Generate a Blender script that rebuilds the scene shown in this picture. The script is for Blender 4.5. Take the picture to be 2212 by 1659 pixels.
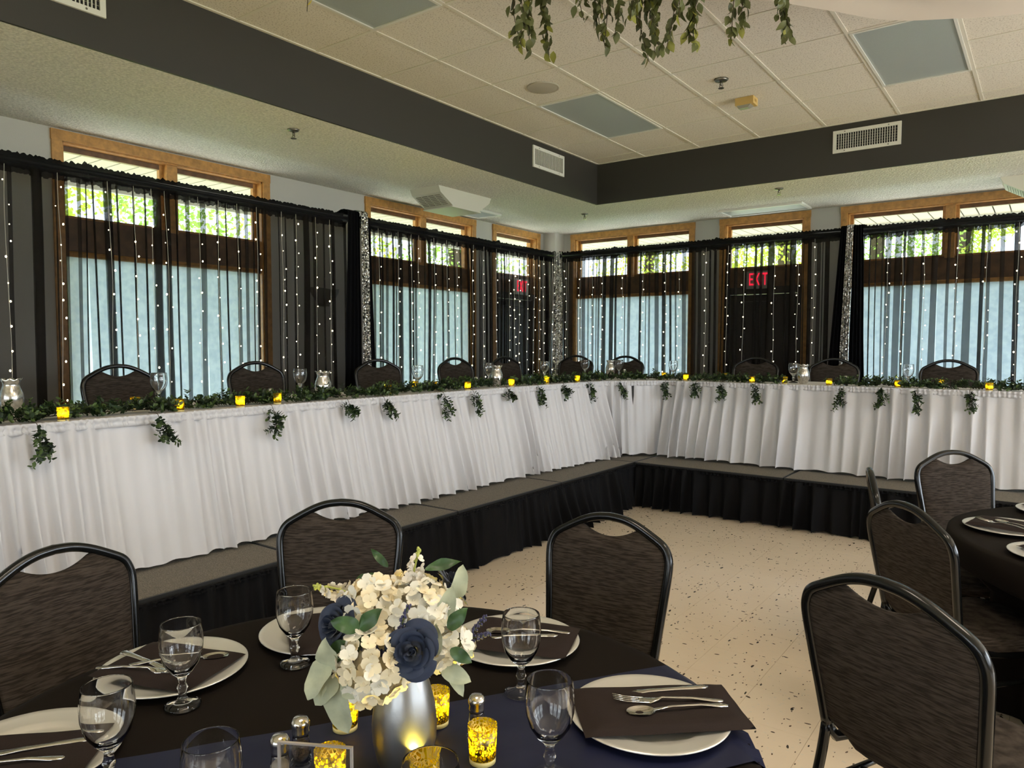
import bpy, math, random
from math import sin, cos, pi, radians as R, sqrt, atan2
from mathutils import Vector, Matrix, noise as mnoise
random.seed(7)
S = bpy.context.scene
COL = S.collection
for o in list(bpy.data.objects):
    bpy.data.objects.remove(o)

# ------------------------------------------------------------------ camera
cd = bpy.data.cameras.new('camera'); cam = bpy.data.objects.new('camera', cd); COL.objects.link(cam)
cd.sensor_width = 36; cd.lens = 36 * 1575.7 / 2212; cd.clip_start = .02; cd.clip_end = 300
yaw, pit, rol = .6356, .0540, .0013
fw = Vector((-sin(yaw) * cos(pit), cos(yaw) * cos(pit), -sin(pit)))
r0 = Vector((cos(yaw), sin(yaw), 0)); u0 = r0.cross(fw)
rr = cos(rol) * r0 + sin(rol) * u0; uu = -sin(rol) * r0 + cos(rol) * u0
mw = Matrix((rr, uu, -fw)).transposed().to_4x4(); mw.translation = (5.8757, -8.946, 1.5)
cam.matrix_world = mw
S.camera = cam

# ------------------------------------------------------------------ light
W = bpy.data.worlds.new('world'); S.world = W; W.use_nodes = True
bg = W.node_tree.nodes['Background']; bg.inputs[0].default_value = (.82, .92, 1, 1); bg.inputs[1].default_value = 7.5
S.view_settings.view_transform = 'Standard'; S.view_settings.look = 'None'
S.view_settings.gamma = 1; S.view_settings.use_curve_mapping = False
S.view_settings.exposure = -0.24
S.cycles.transparent_max_bounces = 32
S.cycles.max_bounces = 10
S.cycles.sample_clamp_indirect = 6
def sunlamp(name, d, e, col, ang):
    l = bpy.data.lights.new(name, 'SUN'); l.energy = e; l.color = col; l.angle = ang
    o = bpy.data.objects.new(name, l); COL.objects.link(o)
    o.rotation_euler = Vector(d).to_track_quat('-Z', 'Y').to_euler(); o.location = (0, 0, 12)
sunlamp('sun', (.42, -.36, -.83), 13, (1, .95, .85), R(1))
def area(name, loc, d, sx, sy, e, col):
    l = bpy.data.lights.new(name, 'AREA'); l.shape = 'RECTANGLE'; l.size = sx; l.size_y = sy; l.energy = e; l.color = col
    o = bpy.data.objects.new(name, l); COL.objects.link(o); o.location = loc
    o.rotation_euler = Vector(d).to_track_quat('-Z', 'Y').to_euler()
# daylight entering through the windows of the two walls behind and beside the camera
for y, e in ((-1.9, 190), (-4.3, 80), (-6.7, 14), (-9.1, 8)):
    area('window_daylight', (12.40, y, 1.75), (-1, 0, .02), 1.9, 1.9, e, (.80, .90, 1))
for k, x in enumerate((3.2, 5.8, 8.4)):
    area('window_daylight', (x, -14.40, 1.75), (0, 1, .02), 1.9, 1.9, 5, (1, .88, .74))
# added fill lamps outside those windows, aimed up to brighten the ceiling
area('added_upward_fill', (13.6, -5.0, .1), (-.75, 0, 1), 8.4, 1.8, 2500, (1, .92, .84))
area('added_upward_fill', (5.8, -15.6, .1), (0, .75, 1), 7.4, 1.8, 200, (1, .90, .78))
# added overhead fill lamps above the frame, brightening the floor
for x, y in ((5.05, -8.05), (6.9, -6.2)):
    area('added_overhead_fill', (x, y, 3.49), (0, 0, -1), .55, 1.15, 34, (1, .86, .68))

# ------------------------------------------------------------------ materials
def nt(name):
    m = bpy.data.materials.new(name); m.use_nodes = True
    n = m.node_tree; return m, n, n.nodes['Principled BSDF']
def mat(name, col, rough=.6, metal=0., var=0., vscale=20., vstretch=(1, 1, 1), bump=0., bscale=60., bstretch=None,
        spec=None, sheen=0., coat=0., trans=0., col2=None, coords='Object', detail=4, bdist=.01):
    m, n, b = nt(name)
    b.inputs['Base Color'].default_value = (*col, 1); b.inputs['Roughness'].default_value = rough
    b.inputs['Metallic'].default_value = metal
    if spec is not None: b.inputs['Specular IOR Level'].default_value = spec
    if sheen: b.inputs['Sheen Weight'].default_value = sheen
    if coat: b.inputs['Coat Weight'].default_value = coat; b.inputs['Coat Roughness'].default_value = .05
    if trans: b.inputs['Transmission Weight'].default_value = trans
    def src(st):
        if coords == 'World':
            t = n.nodes.new('ShaderNodeNewGeometry'); s = t.outputs['Position']
        else:
            t = n.nodes.new('ShaderNodeTexCoord'); s = t.outputs[coords]
        mp = n.nodes.new('ShaderNodeMapping'); mp.inputs['Scale'].default_value = st
        n.links.new(s, mp.inputs[0]); return mp.outputs[0]
    if var:
        t = n.nodes.new('ShaderNodeTexNoise'); t.inputs['Scale'].default_value = vscale; t.inputs['Detail'].default_value = detail
        n.links.new(src(vstretch), t.inputs[0])
        r = n.nodes.new('ShaderNodeValToRGB'); r.color_ramp.elements[0].position = .32; r.color_ramp.elements[1].position = .68
        c2 = col2 or tuple(min(1, c * (1 + var)) for c in col); c1 = tuple(c * (1 - var) for c in col) if not col2 else col
        r.color_ramp.elements[0].color = (*c1, 1); r.color_ramp.elements[1].color = (*c2, 1)
        n.links.new(t.outputs[0], r.inputs[0]); n.links.new(r.outputs[0], b.inputs['Base Color'])
    if bump:
        t = n.nodes.new('ShaderNodeTexNoise'); t.inputs['Scale'].default_value = bscale; t.inputs['Detail'].default_value = 3
        n.links.new(src(bstretch or vstretch), t.inputs[0])
        bp = n.nodes.new('ShaderNodeBump'); bp.inputs['Strength'].default_value = bump; bp.inputs['Distance'].default_value = bdist
        n.links.new(t.outputs[0], bp.inputs['Height']); n.links.new(bp.outputs[0], b.inputs['Normal'])
    return m
def emis(name, col, e):
    m, n, b = nt(name); b.inputs['Base Color'].default_value = (*col, 1)
    b.inputs['Emission Color'].default_value = (*col, 1); b.inputs['Emission Strength'].default_value = e; return m
def mixmat(name, a, b, fac):
    """mix of two closures; a, b = (type, colour, roughness)"""
    m = bpy.data.materials.new(name); m.use_nodes = True; n = m.node_tree; n.nodes.clear()
    out = n.nodes.new('ShaderNodeOutputMaterial'); mx = n.nodes.new('ShaderNodeMixShader'); mx.inputs[0].default_value = fac
    for i, (t, c, ro) in enumerate((a, b)):
        s = n.nodes.new('ShaderNodeBsdf' + t); s.inputs['Color'].default_value = (*c, 1)
        if ro is not None and 'Roughness' in s.inputs: s.inputs['Roughness'].default_value = ro
        n.links.new(s.outputs[0], mx.inputs[1 + i])
    n.links.new(mx.outputs[0], out.inputs[0]); return m, n, mx

M = {}
M['wall'] = mat('wall_paint', (.56, .53, .50), .7, bump=.08, bscale=120, coords='World')
M['lowceil'] = mat('knockdown_ceiling', (.76, .72, .645), .8, var=.17, vscale=60, bump=1.0, bscale=62, coords='World', bdist=.02)
M['soffit'] = mat('charcoal_soffit_paint', (.033, .030, .027), .55, bump=.05, bscale=150, coords='World')
M['tbar'] = mat('grid_bar_paint', (.70, .66, .58), .5)
M['wood'] = mat('honey_oak', (.52, .255, .072), .38, var=.22, vscale=6, vstretch=(4, 4, 4), bump=.06, bscale=40, coords='Object', detail=6)
M['darkwood'] = mat('brown_sash_shaded_panel_wood', (.17, .085, .04), .45, var=.3, vscale=14)
M['door'] = mat('dark_door', (.035, .03, .027), .45)
M['frame_metal'] = mat('bronze_door_frame', (.06, .05, .045), .4, metal=.4)
M['white_metal'] = mat('white_enamel', (.72, .71, .67), .4)
M['vent_dark'] = mat('vent_cavity_shade', (.02, .02, .02), .9)
M['diffuser'] = mat('prismatic_diffuser', (.37, .41, .41), .35, var=.04, vscale=200, bump=.15, bscale=300)
M['beige'] = mat('beige_plastic', (.62, .42, .15), .45)
M['clearlens'] = mat('clear_lens', (.75, .72, .62), .12, metal=.6)
M['brass'] = mat('dull_chrome', (.28, .27, .25), .3, metal=1)
M['red'] = emis('exit_red', (1, .02, .06), 2.2)
M['exitbox'] = mat('exit_housing', (.45, .44, .42), .5)
M['black'] = mat('black_velvet', (.004, .004, .005), .9, spec=.1)
M['stage_skirt'] = mat('black_stage_skirt', (.0045, .0045, .0055), .8, spec=.15)
M['silvertube'] = mat('silver_upright', (.6, .6, .6), .35, metal=1)
M['wire'] = mat('clear_wire', (.55, .52, .45), .3)
M['bulb'] = emis('warm_led', (1, .84, .52), 16)
M['white_cloth'] = mat('white_polyester', (.68, .65, .63), .62, sheen=.1, bump=.04, bscale=500)
M['skirt'] = mat('white_skirt_fabric', (.65, .645, .665), .50, sheen=.1, bump=.04, bscale=400)
M['carpet'] = mat('grey_stage_carpet', (.20, .175, .14), .95, var=.55, vscale=260, bump=.6, bscale=300)
M['stage_edge'] = mat('black_stage_edge', (.02, .02, .02), .5)
M['table_metal'] = mat('table_leg_metal', (.08, .08, .085), .4, metal=.7)
M['table_top'] = mat('laminate_top', (.35, .30, .24), .5)
M['black_cloth'] = mat('black_tablecloth_fabric', (.0080, .0056, .0042), .8, bump=.05, bscale=500, spec=.12)
M['napkin'] = mat('dark_napkin_fabric', (.020, .0130, .0115), .75, bump=.08, bscale=450, spec=.2)
M['navy'] = mat('navy_satin', (.0075, .010, .036), .42, spec=.35, bump=.12, bscale=9)
M['charger'] = mat('pearl_silver_charger', (.80, .78, .73), .27, metal=.55)
M['cutlery'] = mat('stainless_steel', (.80, .78, .74), .10, metal=1)
M['chairframe'] = mat('black_enamel_frame', (.006, .0065, .0065), .20, coat=.15, spec=.35)
M['glide'] = mat('chrome_glide', (.5, .5, .5), .25, metal=1)
M['vase_matte'] = mat('brushed_silver_vase', (.40, .41, .42), .36, metal=1, bump=.02, bscale=200)
M['vase_mercury'] = mat('mercury_silver_glass', (.66, .64, .60), .22, metal=.9, var=.25, vscale=60)
M['steel_cap'] = mat('steel_shaker_cap', (.72, .70, .66), .18, metal=1)
M['salt'] = mat('salt_grains', (.72, .66, .56), .9)
M['pepper'] = mat('pepper_grains', (.12, .08, .045), .95, var=.8, vscale=400)
M['wax'] = mat('yellow_wax', (.9, .75, .30), .6)
M['flame'] = emis('led_flame', (1, .76, .10), 2000)
M['ivory'] = mat('ivory_petal', (.82, .72, .50), .6, var=.10, vscale=40)
M['cream'] = mat('cream_petal', (.80, .77, .66), .6, var=.08, vscale=40)
M['lilac_white'] = mat('white_lilac_petal', (.84, .78, .68), .6)
M['bud'] = mat('green_bud', (.42, .46, .10), .6)
M['rose'] = mat('navy_rose_petal', (.009, .020, .055), .55, sheen=.2)
M['greenleaf'] = mat('green_leaf', (.035, .085, .025), .45, var=.4, vscale=30)
M['paleleaf'] = mat('pale_sage_leaf', (.40, .43, .30), .7, var=.15, vscale=40, sheen=.3)
M['stemgreen'] = mat('green_stem', (.07, .10, .03), .6)
M['lavender'] = mat('lavender_bud', (.05, .05, .12), .6)
M['boxwood'] = mat('boxwood_leaf', (.016, .036, .011), .5, var=.6, vscale=9, coords='World')
M['boxwood_light'] = mat('boxwood_tip_leaf', (.060, .105, .022), .5, var=.3, vscale=12, coords='World')
M['twig'] = mat('brown_twig', (.05, .035, .02), .8)
M['vineleaf'] = mat('hanging_vine_leaf', (.085, .095, .030), .5, var=.35, vscale=14, coords='World')
M['vinetip'] = mat('yellow_green_tip_leaf', (.22, .22, .035), .5)
M['yellowleaf'] = mat('yellow_leaf', (.85, .70, .02), .5)
M['swag'] = mat('ivory_chiffon', (.66, .58, .52), .7, sheen=.2)
M['eave'] = mat('cream_eave_board', (.44, .41, .32), .6)
M['fascia'] = mat('white_fascia', (.8, .8, .78), .5)
M['grass'] = mat('lawn_grass', (.22, .32, .09), .9, var=.35, vscale=3, coords='World')
M['paving'] = mat('pale_concrete_path', (.62, .60, .56), .9, var=.06, vscale=4, coords='World')
M['bark'] = mat('tree_bark', (.10, .07, .05), .9, var=.3, vscale=12)
M['sconce'] = mat('grey_sconce_metal', (.16, .15, .14), .45)
M['plate_label'] = mat('faint_print', (.42, .25, .07), .6)
M['speaker'] = mat('speaker_grille', (.44, .40, .335), .7, bump=.2, bscale=300)
M['heater'] = mat('ivory_heater_enamel', (.66, .635, .56), .5)
M['louvre'] = mat('grey_louvre', (.26, .24, .20), .5)

def floor_mat():
    m, n, b = nt('speckled_vinyl_tile'); N = n.nodes; L = n.links
    g = N.new('ShaderNodeNewGeometry')
    base = N.new('ShaderNodeTexNoise'); base.inputs['Scale'].default_value = 3; L.new(g.outputs['Position'], base.inputs[0])
    cr = N.new('ShaderNodeValToRGB'); cr.color_ramp.elements[0].color = (.82, .68, .52, 1); cr.color_ramp.elements[1].color = (.88, .75, .585, 1)
    L.new(base.outputs[0], cr.inputs[0])
    cur = cr.outputs[0]
    for (st, rot, th, col, sc) in (((34, 13, 1), .6, .055, (.045, .035, .03), 1), ((15, 38, 1), -.3, .05, (.10, .07, .05), 1),
                                   ((70, 32, 1), 1.1, .07, (.16, .11, .08), 1), ((46, 84, 1), .2, .08, (.78, .70, .58), 1)):
        mp = N.new('ShaderNodeMapping'); mp.inputs['Rotation'].default_value = (0, 0, rot); mp.inputs['Scale'].default_value = st
        dn = N.new('ShaderNodeTexNoise'); dn.inputs['Scale'].default_value = 8; L.new(g.outputs['Position'], dn.inputs[0])
        av = N.new('ShaderNodeMixRGB'); av.blend_type = 'ADD'; av.inputs[0].default_value = .05
        L.new(g.outputs['Position'], av.inputs[1]); L.new(dn.outputs['Color'], av.inputs[2])
        L.new(av.outputs[0], mp.inputs[0])
        v = N.new('ShaderNodeTexVoronoi'); v.inputs['Scale'].default_value = sc; L.new(mp.outputs[0], v.inputs['Vector'])
        # flecks only in some cells
        sp = N.new('ShaderNodeSeparateColor'); L.new(v.outputs['Color'], sp.inputs[0])
        t1 = N.new('ShaderNodeMath'); t1.operation = 'LESS_THAN'; t1.inputs[1].default_value = .42; L.new(sp.outputs[0], t1.inputs[0])
        t2 = N.new('ShaderNodeMath'); t2.operation = 'MULTIPLY'; L.new(sp.outputs[1], t2.inputs[0]); t2.inputs[1].default_value = th * 4.2
        t3 = N.new('ShaderNodeMath'); t3.operation = 'LESS_THAN'; L.new(v.outputs['Distance'], t3.inputs[0]); L.new(t2.outputs[0], t3.inputs[1])
        t4 = N.new('ShaderNodeMath'); t4.operation = 'MULTIPLY'; L.new(t1.outputs[0], t4.inputs[0]); L.new(t3.outputs[0], t4.inputs[1])
        mx = N.new('ShaderNodeMixRGB'); L.new(t4.outputs[0], mx.inputs[0]); L.new(cur, mx.inputs[1]); mx.inputs[2].default_value = (*col, 1)
        cur = mx.outputs[0]
    L.new(cur, b.inputs['Base Color'])
    b.inputs['Roughness'].default_value = .17; b.inputs['Specular IOR Level'].default_value = .45
    bt = N.new('ShaderNodeTexNoise'); bt.inputs['Scale'].default_value = 14; L.new(g.outputs['Position'], bt.inputs[0])
    bp = N.new('ShaderNodeBump'); bp.inputs['Strength'].default_value = .05; bp.inputs['Distance'].default_value = .02
    L.new(bt.outputs[0], bp.inputs['Height']); L.new(bp.outputs[0], b.inputs['Normal'])
    return m
M['floor'] = floor_mat()
def tile_mat():
    m, n, b = nt('fissured_ceiling_tile'); N = n.nodes; L = n.links
    g = N.new('ShaderNodeNewGeometry'); v = N.new('ShaderNodeTexNoise'); v.inputs['Scale'].default_value = 95; v.inputs['Detail'].default_value = 2
    L.new(g.outputs['Position'], v.inputs[0])
    r = N.new('ShaderNodeValToRGB'); r.color_ramp.elements[0].position = .36; r.color_ramp.elements[1].position = .44
    r.color_ramp.elements[0].color = (.50, .447, .385, 1); r.color_ramp.elements[1].color = (.73, .68, .61, 1)
    L.new(v.outputs[0], r.inputs[0]); L.new(r.outputs[0], b.inputs['Base Color']); b.inputs['Roughness'].default_value = .9
    bp = N.new('ShaderNodeBump'); bp.inputs['Strength'].default_value = .3; bp.inputs['Distance'].default_value = .004
    L.new(v.outputs[0], bp.inputs['Height']); L.new(bp.outputs[0], b.inputs['Normal'])
    return m
M['tile'] = tile_mat()
def chair_fabric():
    m, n, b = nt('charcoal_chair_fabric'); N = n.nodes; L = n.links
    t = N.new('ShaderNodeTexCoord'); mp = N.new('ShaderNodeMapping'); mp.inputs['Scale'].default_value = (24, 24, 240)
    L.new(t.outputs['Object'], mp.inputs[0])
    v = N.new('ShaderNodeTexNoise'); v.inputs['Scale'].default_value = 1; v.inputs['Detail'].default_value = 3; L.new(mp.outputs[0], v.inputs[0])
    r = N.new('ShaderNodeValToRGB'); r.color_ramp.elements[0].position = .38; r.color_ramp.elements[1].position = .62
    r.color_ramp.elements[0].color = (.022, .0165, .013, 1); r.color_ramp.elements[1].color = (.058, .046, .037, 1)
    L.new(v.outputs[0], r.inputs[0]); L.new(r.outputs[0], b.inputs['Base Color']); b.inputs['Roughness'].default_value = .85
    b.inputs['Specular IOR Level'].default_value = .15
    bp = N.new('ShaderNodeBump'); bp.inputs['Strength'].default_value = .25; bp.inputs['Distance'].default_value = .003
    L.new(v.outputs[0], bp.inputs['Height']); L.new(bp.outputs[0], b.inputs['Normal'])
    return m
M['fabric'] = chair_fabric()
M['glass'] = mat('clear_glass', (1, 1, 1), .0, trans=1); M['glass'].node_tree.nodes['Principled BSDF'].inputs['IOR'].default_value = 1.48
M['pane'], _, _mx = mixmat('window_glass', ('Transparent', (.96, .98, .98), None), ('Glossy', (1, 1, 1), .02), .05)
M['acrylic'], _, _ = mixmat('clear_acrylic', ('Transparent', (.93, .93, .93), None), ('Glossy', (1, 1, 1), .03), .08)
M['acrylic_edge'] = mat('acrylic_polished_edge', (.48, .44, .42), .2)
M['sheer'], _, _ = mixmat('black_chiffon', ('Transparent', (1, 1, 1), None), ('Diffuse', (.022, .019, .017), None), .54)
M['header'], _, _ = mixmat('black_chiffon_gather', ('Transparent', (1, 1, 1), None), ('Diffuse', (.012, .012, .013), None), .90)
def shade_mat():
    m, n, mx = mixmat('white_shade_fabric', ('Translucent', (.66, .74, .80), None), ('Diffuse', (.62, .64, .66), None), .35)
    t = n.nodes.new('ShaderNodeNewGeometry'); v = n.nodes.new('ShaderNodeTexNoise'); v.inputs['Scale'].default_value = 22; v.inputs['Detail'].default_value = 8
    n.links.new(t.outputs['Position'], v.inputs[0]); r = n.nodes.new('ShaderNodeValToRGB')
    r.color_ramp.elements[0].position = .35; r.color_ramp.elements[1].position = .65
    r.color_ramp.elements[0].color = (.44, .55, .67, 1); r.color_ramp.elements[1].color = (.60, .72, .83, 1)
    n.links.new(v.outputs[0], r.inputs[0])
    for x in n.nodes:
        if x.bl_idname == 'ShaderNodeBsdfTranslucent': n.links.new(r.outputs[0], x.inputs[0])
    return m
M['shade'] = shade_mat()
def votive_mat():
    m = bpy.data.materials.new('gold_mercury_glass'); m.use_nodes = True; n = m.node_tree; n.nodes.clear(); N = n.nodes; L = n.links
    out = N.new('ShaderNodeOutputMaterial')
    t = N.new('ShaderNodeTexCoord'); v = N.new('ShaderNodeTexVoronoi'); v.feature = 'DISTANCE_TO_EDGE'; v.inputs['Scale'].default_value = 165
    L.new(t.outputs['Object'], v.inputs['Vector'])
    ns = N.new('ShaderNodeTexNoise'); ns.inputs['Scale'].default_value = 45; L.new(t.outputs['Object'], ns.inputs[0])
    mu = N.new('ShaderNodeMath'); mu.operation = 'MULTIPLY'; L.new(ns.outputs[0], mu.inputs[0]); mu.inputs[1].default_value = .22
    lt = N.new('ShaderNodeMath'); lt.operation = 'LESS_THAN'; L.new(v.outputs[0], lt.inputs[0]); L.new(mu.outputs[0], lt.inputs[1])
    tr = N.new('ShaderNodeBsdfTranslucent'); tr.inputs[0].default_value = (1, .86, .03, 1)
    gl = N.new('ShaderNodeBsdfGlossy'); gl.inputs[0].default_value = (.35, .27, .10, 1); gl.inputs['Roughness'].default_value = .35
    tp = N.new('ShaderNodeBsdfTransparent'); tp.inputs[0].default_value = (1, .85, .35, 1)
    m1 = N.new('ShaderNodeMixShader'); m1.inputs[0].default_value = .10; L.new(tr.outputs[0], m1.inputs[1]); L.new(tp.outputs[0], m1.inputs[2])
    m2 = N.new('ShaderNodeMixShader'); L.new(lt.outputs[0], m2.inputs[0]); L.new(m1.outputs[0], m2.inputs[1]); L.new(gl.outputs[0], m2.inputs[2])
    L.new(m2.outputs[0], out.inputs[0]); return m
M['votive'] = votive_mat()
def sequin_mat():
    m, n, b = nt('silver_sequins'); N = n.nodes; L = n.links
    g = N.new('ShaderNodeNewGeometry'); v = N.new('ShaderNodeTexVoronoi'); v.inputs['Scale'].default_value = 95; L.new(g.outputs['Position'], v.inputs['Vector'])
    b.inputs['Metallic'].default_value = 1; b.inputs['Roughness'].default_value = .30
    r = N.new('ShaderNodeValToRGB'); r.color_ramp.elements[0].color = (.10, .10, .10, 1); r.color_ramp.elements[1].color = (.95, .93, .9, 1)
    sp = N.new('ShaderNodeSeparateColor'); L.new(v.outputs['Color'], sp.inputs[0]); L.new(sp.outputs[0], r.inputs[0]); L.new(r.outputs[0], b.inputs['Base Color'])
    vm = N.new('ShaderNodeMixRGB'); vm.inputs[0].default_value = .42; L.new(g.outputs['Normal'], vm.inputs[1])
    c2 = N.new('ShaderNodeVectorMath'); c2.operation = 'MULTIPLY_ADD'; c2.inputs[1].default_value = (2, 2, 2); c2.inputs[2].default_value = (-1, -1, -1)
    L.new(v.outputs['Color'], c2.inputs[0]); L.new(c2.outputs[0], vm.inputs[2])
    nn = N.new('ShaderNodeVectorMath'); nn.operation = 'NORMALIZE'; L.new(vm.outputs[0], nn.inputs[0]); L.new(nn.outputs[0], b.inputs['Normal'])
    return m
M['sequin'] = sequin_mat()
def treeleaf(name, c1, c2):
    m, n, mx = mixmat(name, ('Translucent', c1, None), ('Diffuse', c2, None), .5); return m
M['tree1'] = treeleaf('yellow_green_tree_leaf', (.80, .88, .14), (.5, .62, .12))
M['tree2'] = treeleaf('mid_green_tree_leaf', (.60, .82, .20), (.36, .55, .14))

# ------------------------------------------------------------------ mesh helpers
class MB:
    def __init__(s): s.v = []; s.f = []
    def add(s, v, f):
        k = len(s.v); s.v += [tuple(p) for p in v]; s.f += [tuple(i + k for i in q) for q in f]; return s
    def box(s, x0, x1, y0, y1, z0, z1):
        v = [(x, y, z) for z in (z0, z1) for y in (y0, y1) for x in (x0, x1)]
        return s.add(v, [(0, 2, 3, 1), (4, 5, 7, 6), (0, 1, 5, 4), (2, 6, 7, 3), (0, 4, 6, 2), (1, 3, 7, 5)])
    def prism(s, poly, z0, z1):
        n = len(poly)
        v = [(x, y, z0) for x, y in poly] + [(x, y, z1) for x, y in poly]
        return s.add(v, [tuple(range(n - 1, -1, -1)), tuple(range(n, 2 * n))] + [(i, (i + 1) % n, n + (i + 1) % n, n + i) for i in range(n)])
    def grid(s, fn, nu, nv, cu=False, cv=False):
        k = len(s.v)
        for j in range(nv):
            for i in range(nu):
                s.v.append(tuple(fn(i / (nu if cu else max(1, nu - 1)), j / (nv if cv else max(1, nv - 1)))))
        for j in range(nv if cv else nv - 1):
            for i in range(nu if cu else nu - 1):
                a = k + j * nu + i; b = k + j * nu + (i + 1) % nu
                c = k + ((j + 1) % nv) * nu + (i + 1) % nu; d = k + ((j + 1) % nv) * nu + i
                s.f.append((a, b, c, d))
        return s
    def lathe(s, prof, n=24, c=(0, 0, 0), mod=None):
        k = len(s.v)
        for j, (r, z) in enumerate(prof):
            for i in range(n):
                a = 2 * pi * i / n; q = r; zz = z
                if mod: q, zz = mod(r, z, a)
                s.v.append((c[0] + q * cos(a), c[1] + q * sin(a), c[2] + zz))
        for j in range(len(prof) - 1):
            for i in range(n):
                s.f.append((k + j * n + i, k + j * n + (i + 1) % n, k + (j + 1) * n + (i + 1) % n, k + (j + 1) * n + i))
        if prof[0][0] > 1e-6 and prof[0] != prof[-1]: s.f.append(tuple(k + i for i in range(n - 1, -1, -1)))
        if prof[-1][0] > 1e-6 and prof[0] != prof[-1]: s.f.append(tuple(k + (len(prof) - 1) * n + i for i in range(n)))
        return s
    def sweep(s, pts, sec, ref=(0, 0, 1), scale=None):
        """sec: closed list of (a,b) or number = round radius"""
        if not isinstance(sec, (list, tuple)):
            r = sec; m = 6 if r < .006 else 8
            sec = [(r * cos(2 * pi * i / m), r * sin(2 * pi * i / m)) for i in range(m)]
        P = [Vector(p) for p in pts]; ref = Vector(ref); n = len(sec); k = len(s.v)
        for i, p in enumerate(P):
            t = (P[min(i + 1, len(P) - 1)] - P[max(i - 1, 0)]).normalized()
            a = t.cross(ref)
            if a.length < 1e-4: a = t.cross(Vector((1, .1, 0)))
            a.normalize(); b = a.cross(t); sc = scale[i] if scale else 1
            for (x, y) in sec: s.v.append(tuple(p + a * x * sc + b * y * sc))
        for i in range(len(P) - 1):
            for j in range(n):
                s.f.append((k + i * n + j, k + i * n + (j + 1) % n, k + (i + 1) * n + (j + 1) % n, k + (i + 1) * n + j))
        s.f.append(tuple(k + j for j in range(n - 1, -1, -1))); s.f.append(tuple(k + (len(P) - 1) * n + j for j in range(n)))
        return s
    def ball(s, c, r, n=8, m=5, sz=1.):
        return s.lathe([(max(1e-5, r * sin(pi * j / m)), -r * sz * cos(pi * j / m)) for j in range(m + 1)], n, c)
    def xf(s, mtx):
        s.v = [tuple(mtx @ Vector(p)) for p in s.v]; return s
    def mesh(s, name, m, smooth=False):
        me = bpy.data.meshes.new(name); me.from_pydata(s.v, [], s.f); me.materials.append(M[m] if isinstance(m, str) else m)
        if smooth: me.polygons.foreach_set('use_smooth', [True] * len(me.polygons))
        me.update(); return me
    def build(s, name, m, parent=None, smooth=False, loc=None, rot=None):
        return put(name, s.mesh(name, m, smooth), parent, loc, rot)
def put(name, me, parent=None, loc=None, rot=None, scale=None):
    o = bpy.data.objects.new(name, me); COL.objects.link(o)
    if parent: o.parent = parent
    if loc is not None: o.location = loc
    if rot is not None: o.rotation_euler = rot
    if scale is not None: o.scale = scale
    return o
def thing(name, label, cat, loc=(0, 0, 0), rz=0., group=None, rot=None):
    o = bpy.data.objects.new(name, None); COL.objects.link(o); o.location = loc; o.rotation_euler = rot or (0, 0, rz)
    o.empty_display_size = .05
    tag(o, label, cat, group); return o
def tag(o, label, cat, group=None):
    o['label'] = label; o['category'] = cat
    if group: o['group'] = group
    return o
def struct(o, label=None):
    o['kind'] = 'structure'
    if label: o['label'] = label
    return o
def sempty(name, loc=(0, 0, 0)):
    o = bpy.data.objects.new(name, None); COL.objects.link(o); o.location = loc; return struct(o)
KIDS = {}
def dup(root, loc, rz=0., label=None, group=None, scale=None):
    ch = {}
    for o in COL.objects:
        if o.parent: ch.setdefault(o.parent.name, []).append(o)
    def cp(o, par):
        c = o.copy(); COL.objects.link(c)
        if par: c.parent = par
        for k in ch.get(o.name, []): cp(k, c)
        return c
    c = cp(root, None); c.location = loc; c.rotation_euler = (0, 0, rz)
    if label: c['label'] = label
    if group: c['group'] = group
    if scale: c.scale = scale
    return c
def crom(pts, n=6):
    P = [Vector(p) for p in pts]; P = [2 * P[0] - P[1]] + P + [2 * P[-1] - P[-2]]; out = []
    for i in range(1, len(P) - 2):
        for k in range(n):
            t = k / n; a, b, c, d = P[i - 1], P[i], P[i + 1], P[i + 2]
            out.append(.5 * ((2 * b) + (c - a) * t + (2 * a - 5 * b + 4 * c - d) * t * t + (3 * b - a - 3 * c + d) * t ** 3))
    out.append(P[-2]); return out
def rect(a, b): return [(-a / 2, -b / 2), (a / 2, -b / 2), (a / 2, b / 2), (-a / 2, b / 2)]
def rrect(a, b, r):
    return [(-a / 2 + r, -b / 2), (a / 2 - r, -b / 2), (a / 2, -b / 2 + r), (a / 2, b / 2 - r), (a / 2 - r, b / 2), (-a / 2 + r, b / 2), (-a / 2, b / 2 - r), (-a / 2, -b / 2 + r)]
def nz(x, y=0., z=0.): return mnoise.noise(Vector((x, y, z)))
def ordn(i): return ['first', 'second', 'third', 'fourth', 'fifth', 'sixth', 'seventh', 'eighth', 'ninth', 'tenth', 'eleventh', 'twelfth', 'thirteenth',
                     'fourteenth', 'fifteenth', 'sixteenth', 'seventeenth', 'eighteenth', 'nineteenth', 'twentieth', 'twenty-first', 'twenty-second', 'twenty-third', 'twenty-fourth'][i]

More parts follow.
